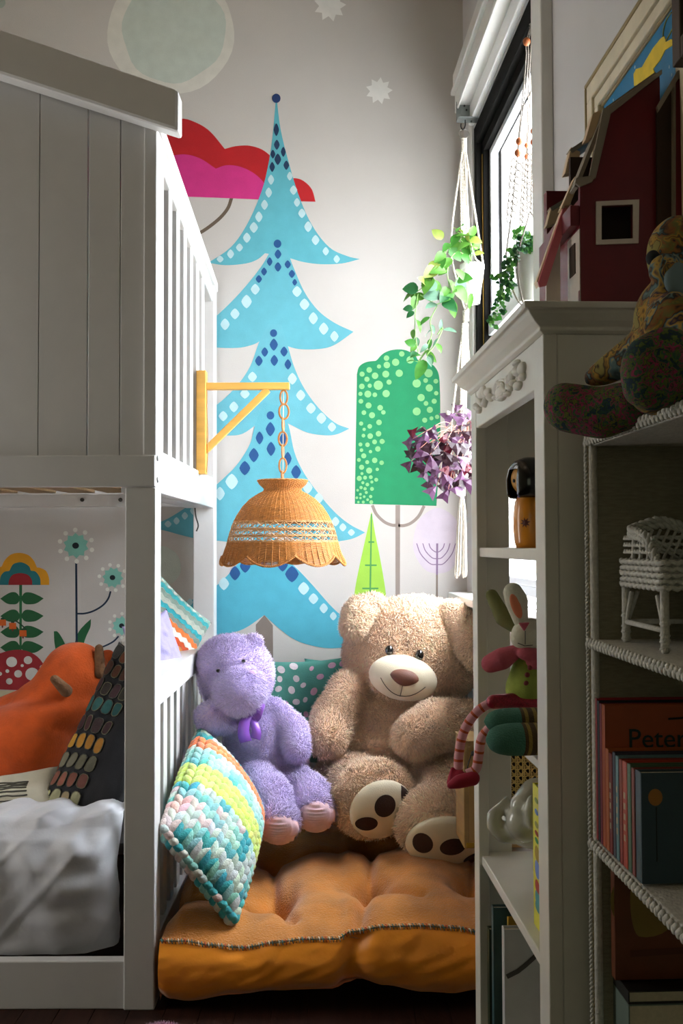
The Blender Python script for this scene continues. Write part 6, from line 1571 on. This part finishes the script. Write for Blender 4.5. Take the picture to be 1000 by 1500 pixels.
def vine(path, nleaf, ll, lw, mi, d_off=-.05, spread=1.0, start=.1):
    pts = cr([PD(x, y, dd) for x, y, dd in path], 6); stm.tube(pts, .0016, 5); rs = resample(pts, .004)
    for k in range(nleaf):
        f = start+(1-start)*k/max(1, nleaf-1); p = rs[min(len(rs)-1, int(f*(len(rs)-1)))]; tdir = (rs[min(len(rs)-1, int(f*(len(rs)-1))+1)]-rs[max(0, int(f*(len(rs)-1))-1)]).normalized()
        sd = Vector((rl.uniform(-1, 1), rl.uniform(-.8, .3), rl.uniform(-1, .6)))*spread; dr = (tdir*.5+sd).normalized()
        nr = ((camp-p).normalized()*.7+Vector((rl.uniform(-.6, .6), rl.uniform(-.6, .6), .6))).normalized()
        s = rl.uniform(.7, 1.15); q0 = p+dr*.008; stm.tube([p, q0], .0009, 4); leaf(fo, q0, dr, nr, ll*s, lw*s, rl.uniform(.1, .5), rl.choice(mi))
vine([(690, 385, -.02), (680, 358, -.04), (665, 350, -.06), (648, 378, -.08), (635, 402, -.09), (620, 420, -.09), (607, 430, -.09)], 17, .052, .036, [0, 1, 2, 0])
vine([(690, 385, -.03), (688, 362, -.05), (682, 345, -.06), (668, 340, -.07)], 10, .040, .030, [0, 2, 0, 1])
vine([(688, 385, -.04), (675, 370, -.06), (662, 375, -.08), (655, 398, -.09), (660, 430, -.09)], 9, .05, .034, [0, 4, 0, 1])
vine([(676, 395, -.06), (660, 425, -.08), (642, 445, -.09), (628, 440, -.09), (615, 432, -.09)], 10, .055, .038, [1, 0, 3, 4])
vine([(612, 430, -.09), (608, 460, -.09), (608, 490, -.09), (612, 515, -.09)], 6, .035, .024, [1, 3, 0], start=.3)
vine([(640, 448, -.09), (630, 470, -.09), (632, 490, -.09), (622, 515, -.09), (612, 530, -.09)], 8, .040, .020, [0, 4, 1], start=.2)
vine([(640, 490, -.09), (648, 480, -.1), (640, 500, -.1), (625, 520, -.1)], 6, .045, .018, [0, 4], start=.1)
# a few large single leaves
for x, y, dx, dz, ln, wd, mi in ((612, 424, -1, .1, .048, .042, 3), (604, 452, -1, .0, .03, .024, 3), (660, 440, .25, -1, .055, .030, 0), (608, 505, -.5, .2, .035, .028, 1), (622, 528, -.5, -1, .065, .036, 1), (628, 520, .4, -.9, .03, .02, 3), (690, 430, -.1, -.8, .05, .018, 0), (668, 395, .7, -.7, .06, .022, 0), (640, 420, -.7, .1, .05, .04, 4), (648, 350, -.6, .6, .045, .034, 2), (690, 345, .3, .9, .035, .026, 0)):
    p = PD(x, y, -.1); leaf(fo, p, (dx, 0, dz), (0, -1, .25), ln, wd, .15, mi)
fo.build('foliage', gm, pp, smooth=True); stm.build('stems', mat('stem_green', '7fae5a', .6), pp, smooth=True)
# lower pot with purple shamrock
pq = potted('purple_shamrock', 'purple triangular leaves on pink stems in white pot, lower tier of macrame hanger', P(679, 645, DH), R_(17, DH), R_(12, DH), R_(60, DH), m_pot)
o1 = leafmat('oxalis_dark', '280a16', .1); o2 = leafmat('oxalis_violet', '472440', .1); o3 = leafmat('oxalis_pink', '62405e', .1); o4 = leafmat('oxalis_red', '560a1e', .35)
fo = MB(); stm = MB(); ro_ = random.Random(8)
spots_ = [(606, 640, -.1), (625, 630, -.12), (640, 645, -.12), (615, 655, -.13), (600, 675, -.12), (607, 668, -.1), (632, 665, -.14), (650, 660, -.13), (625, 690, -.12), (622, 680, -.1), (645, 690, -.14), (655, 715, -.13), (640, 712, -.12), (668, 670, -.14), (675, 690, -.13), (670, 650, -.12), (685, 655, -.1), (688, 690, -.1), (668, 606, -.04), (685, 615, -.05), (690, 640, -.06), (660, 682, -.14), (635, 700, -.11), (690, 675, -.06), (676, 704, -.12), (613, 645, -.09), (630, 650, -.09), (648, 675, -.1), (672, 630, -.1), (657, 640, -.11), (662, 700, -.12)]
pr0 = P(679, 640, DH)
for (x, y, dd) in spots_:
    p = PD(x+ro_.uniform(-3, 3), y+ro_.uniform(-3, 3), dd); mid_ = (pr0+p)/2+Vector((0, -.02, .035 if y > 620 else .01))
    stm.tube(cr([pr0+Vector((ro_.uniform(-.02, .02), ro_.uniform(-.02, .02), 0)), mid_, p], 6), .0009, 4)
    nr = (Vector((ro_.uniform(-.7, .5), -1, ro_.uniform(-.2, .9)))).normalized(); a0_ = ro_.uniform(0, 6.28); e1 = nr.orthogonal().normalized(); e2 = nr.cross(e1)
    for k in range(3):
        a = a0_+2.094*k; dv = (e1*math.cos(a)+e2*math.sin(a)).normalized(); sd_ = nr.cross(dv); ln = ro_.uniform(.032, .048); wd_ = ln*1.15; mi = ro_.choice([0, 0, 1, 1, 2, 0, 3]) if k else ro_.choice([0, 1, 2])
        dn = -nr*ro_.uniform(.1, .7)*ln
        vs_ = [p, p+dv*ln*.5-sd_*wd_*.28+dn*.3, p+dv*ln*1.02-sd_*wd_*.5+dn*.9, p+dv*ln*.86+dn*.55, p+dv*ln*1.02+sd_*wd_*.5+dn*.9, p+dv*ln*.5+sd_*wd_*.28+dn*.3, p+dv*ln*.45+nr*.002]
        fo.add(vs_, [(0, 1, 6), (1, 2, 3), (1, 3, 6), (6, 3, 5), (3, 4, 5), (0, 6, 5)], mi)
fo.build('foliage', [o1, o2, o3, o4], pq, smooth=False); stm.build('stems', mat('stem_pink', 'c98a78', .6), pq, smooth=True)

# beaded hanger in the window
bh_ = thing('beaded_hanger', 'looped cord plant hanger with terracotta beads in front of window glass', 'plant hanger', P(775, 445, 2.48))
D2 = 2.47
def PB(x, y, d=0): return P(x, y, D2+d)
m_crd = mat('grey_cord', '948b80', .85, .08, 100, .3, 300); m_bead = mat('terracotta_bead', 'b8693a', .5, .3, 120)
def bc(pts, r=.0022, nm='cord'): m = MB(); m.rope(cr(pts, 6), r, .010); m.build(nm, m_crd, bh_, smooth=True)
top0 = LD(778, -60, D2)
bc([PB(780, -60), PB(781, 0)], .005)
m = MB(); pts = resample([PB(783, -10), PB(782, 40)], .006)
for k, p in enumerate(pts):
    for sg in (-1, 1): m.ell(p+Vector((.006*sg, -.002*(k % 2), 0)), (.007, .005, .0042), seg=8, rings=6)
m.build('sinnet', m_crd, bh_, smooth=True)
S1 = [(779, 35), (772, 62), (772, 80), (769, 120), (760, 200), (758, 230)]; S2 = [(784, 35), (786, 90), (784, 142), (783, 170), (781, 190), (780, 215)]; S3 = [(780, 40), (776, 120), (772, 210), (770, 235)]
for pth in (S1, S2, S3):
    for o_ in (-1.6, 1.6): bc([PB(x+o_*(1 if 60 < y < 190 else .4), y, .0 if pth is not S3 else .035) for x, y in pth], .0018)
for x, y, r, dd in ((771, 61, 5.5, 0), (784, 142, 5, 0), (781, 192, 4.6, 0), (781, 208, 4.6, 0), (760, 207, 5, 0), (758, 224, 5, 0), (771, 213, 3.4, .035), (771, 229, 3.4, .035)):
    m = MB(); m.ell(PB(x, y, dd-.002), (R_(r, D2), R_(r, D2), R_(r*1.15, D2)), seg=20, rings=12); m.build('bead', m_bead, bh_, smooth=True)
def chainloops(x0, y0, x1, y1, n, r, dd=0):
    m = MB()
    for k in range(n):
        f = (k+.5)/n; c = PB(x0+(x1-x0)*f, y0+(y1-y0)*f, dd); a = R_(r, D2)*(1-.25*f); hh = abs(P(0, y0, D2).z-P(0, y1, D2).z)/n*.62
        for sg in (-1, 1):
            m.tube([c+Vector((sg*a*.55+a*.5*math.cos(2*math.pi*q_/14), .003*sg*math.sin(2*math.pi*q_/14), hh*math.sin(2*math.pi*q_/14)+hh*.4*sg)) for q_ in range(14)], .0014, 5, closed=True)
    m.build('looped_sinnet', m_crd, bh_, smooth=True)
chainloops(757, 232, 748, 322, 9, 8.5); chainloops(780, 215, 777, 310, 11, 7.5); chainloops(770, 236, 764, 328, 11, 4.5, .035)
pz_ = .46
pc_t = LD(775.5, 363, 2.49); rP = R_(20, 2.49)
bc([PB(748, 322), PB(744, 350), PB(741, 372)]); bc([PB(776, 310), PB(768, 338, -.03), PB(761, 362, -.045), PB(758, 400, -.045), PB(766, 444, -.03), PB(776, 452)]); bc([PB(777, 310), PB(785, 325, -.02), PB(793, 345, -.03), PB(796, 400, -.04), PB(784, 446, -.02), PB(776, 452)]); bc([PB(764, 328, .03), PB(757, 350, .03), PB(756, 400, .02), PB(768, 450, .01)])
bc([PB(741, 372), PB(746, 410, -.01), PB(758, 440, -.02), PB(772, 454)])
pv = potted('potted_ivy', 'off-white pot with small leaved creeper in the beaded hanger at the window', RT@pc_t, rP, rP*.84, R_(82, 2.49), mat('stoneware', 'b9b8ae', .5, .05))
fo = MB(); stm = MB(); rl = random.Random(31)
def creeper(path, n, s0=.012):
    pts = cr([PB(x, y, dd) for x, y, dd in path], 6); stm.tube(pts, .0008, 4); rs = resample(pts, .003)
    for k in range(n):
        p = rs[int(rl.random()*(len(rs)-1))]+Vector((rl.uniform(-.013, .013), rl.uniform(-.012, .008), rl.uniform(-.006, .006))); dr = Vector((rl.uniform(-1, 1), rl.uniform(-.6, .3), rl.uniform(-.8, .5))); nr = Vector((rl.uniform(-.5, .5), -1, rl.uniform(-.2, .8))); s = s0*rl.uniform(.7, 1.3)
        leaf(fo, p, dr, nr, s, s*.95, .2, rl.choice([1, 3, 3, 0, 1]))
creeper([(762, 362, -.03), (750, 372, -.045), (742, 392, -.05), (737, 415, -.05), (733, 440, -.05), (726, 462, -.05), (722, 478, -.05)], 90)
creeper([(755, 370, -.04), (748, 395, -.05), (746, 420, -.05), (742, 440, -.05)], 60)
creeper([(742, 400, -.05), (730, 402, -.05), (722, 410, -.05)], 12)
for _ in range(9):
    x = rl.uniform(758, 794); creeper([(775, 364, 0), (x, 350, rl.uniform(-.03, .03)), (x+rl.uniform(-6, 6), rl.uniform(334, 346), rl.uniform(-.03, .03))], 16)
fo.build('foliage', gm, pv, smooth=True); stm.build('stems', mat('stem_green', '7fae5a', .6), pv, smooth=True)
# mauve pompon rug edge at the bottom of the frame
vs, fs = blobmesh([('e', P(232, 1545, 2.12)*1.0, (.07, .08, .045))], .006, 2)
po = furred('plush_ball', vs, fs, 9000, .012, .0013, '7a3a5a', None, m_fur, seed=3, cvar=.2, cfn=lambda V: np.tile(np.array(rgb('7a3a5a')[:3]), (len(V), 1)))
tag(po, 'mauve plush ball on the dark floor in front of the bunk bed', 'plush toy')

# groups of look-alikes
for o in S.objects:
    l = o.get('label', '')
    if o.get('category') == 'book': o['group'] = 'picture books on the wicker shelf' if ('wicker' in l or 'titled' in l or 'shorter' in l or 'nearest in the row' in l or 'bottom right' in l or 'orange upright' in l) else 'picture books in the white bookcase'
    elif o.name.startswith('dotted_pillow'): o['group'] = 'teal dotted pillows on the floor cushion'
    elif o.get('category') == 'potted plant': o['group'] = 'hanging potted plants by the window'
    elif o.get('category') == 'pillow' and o.name != 'knit_pillow': o['group'] = 'pillows on the lower bunk'
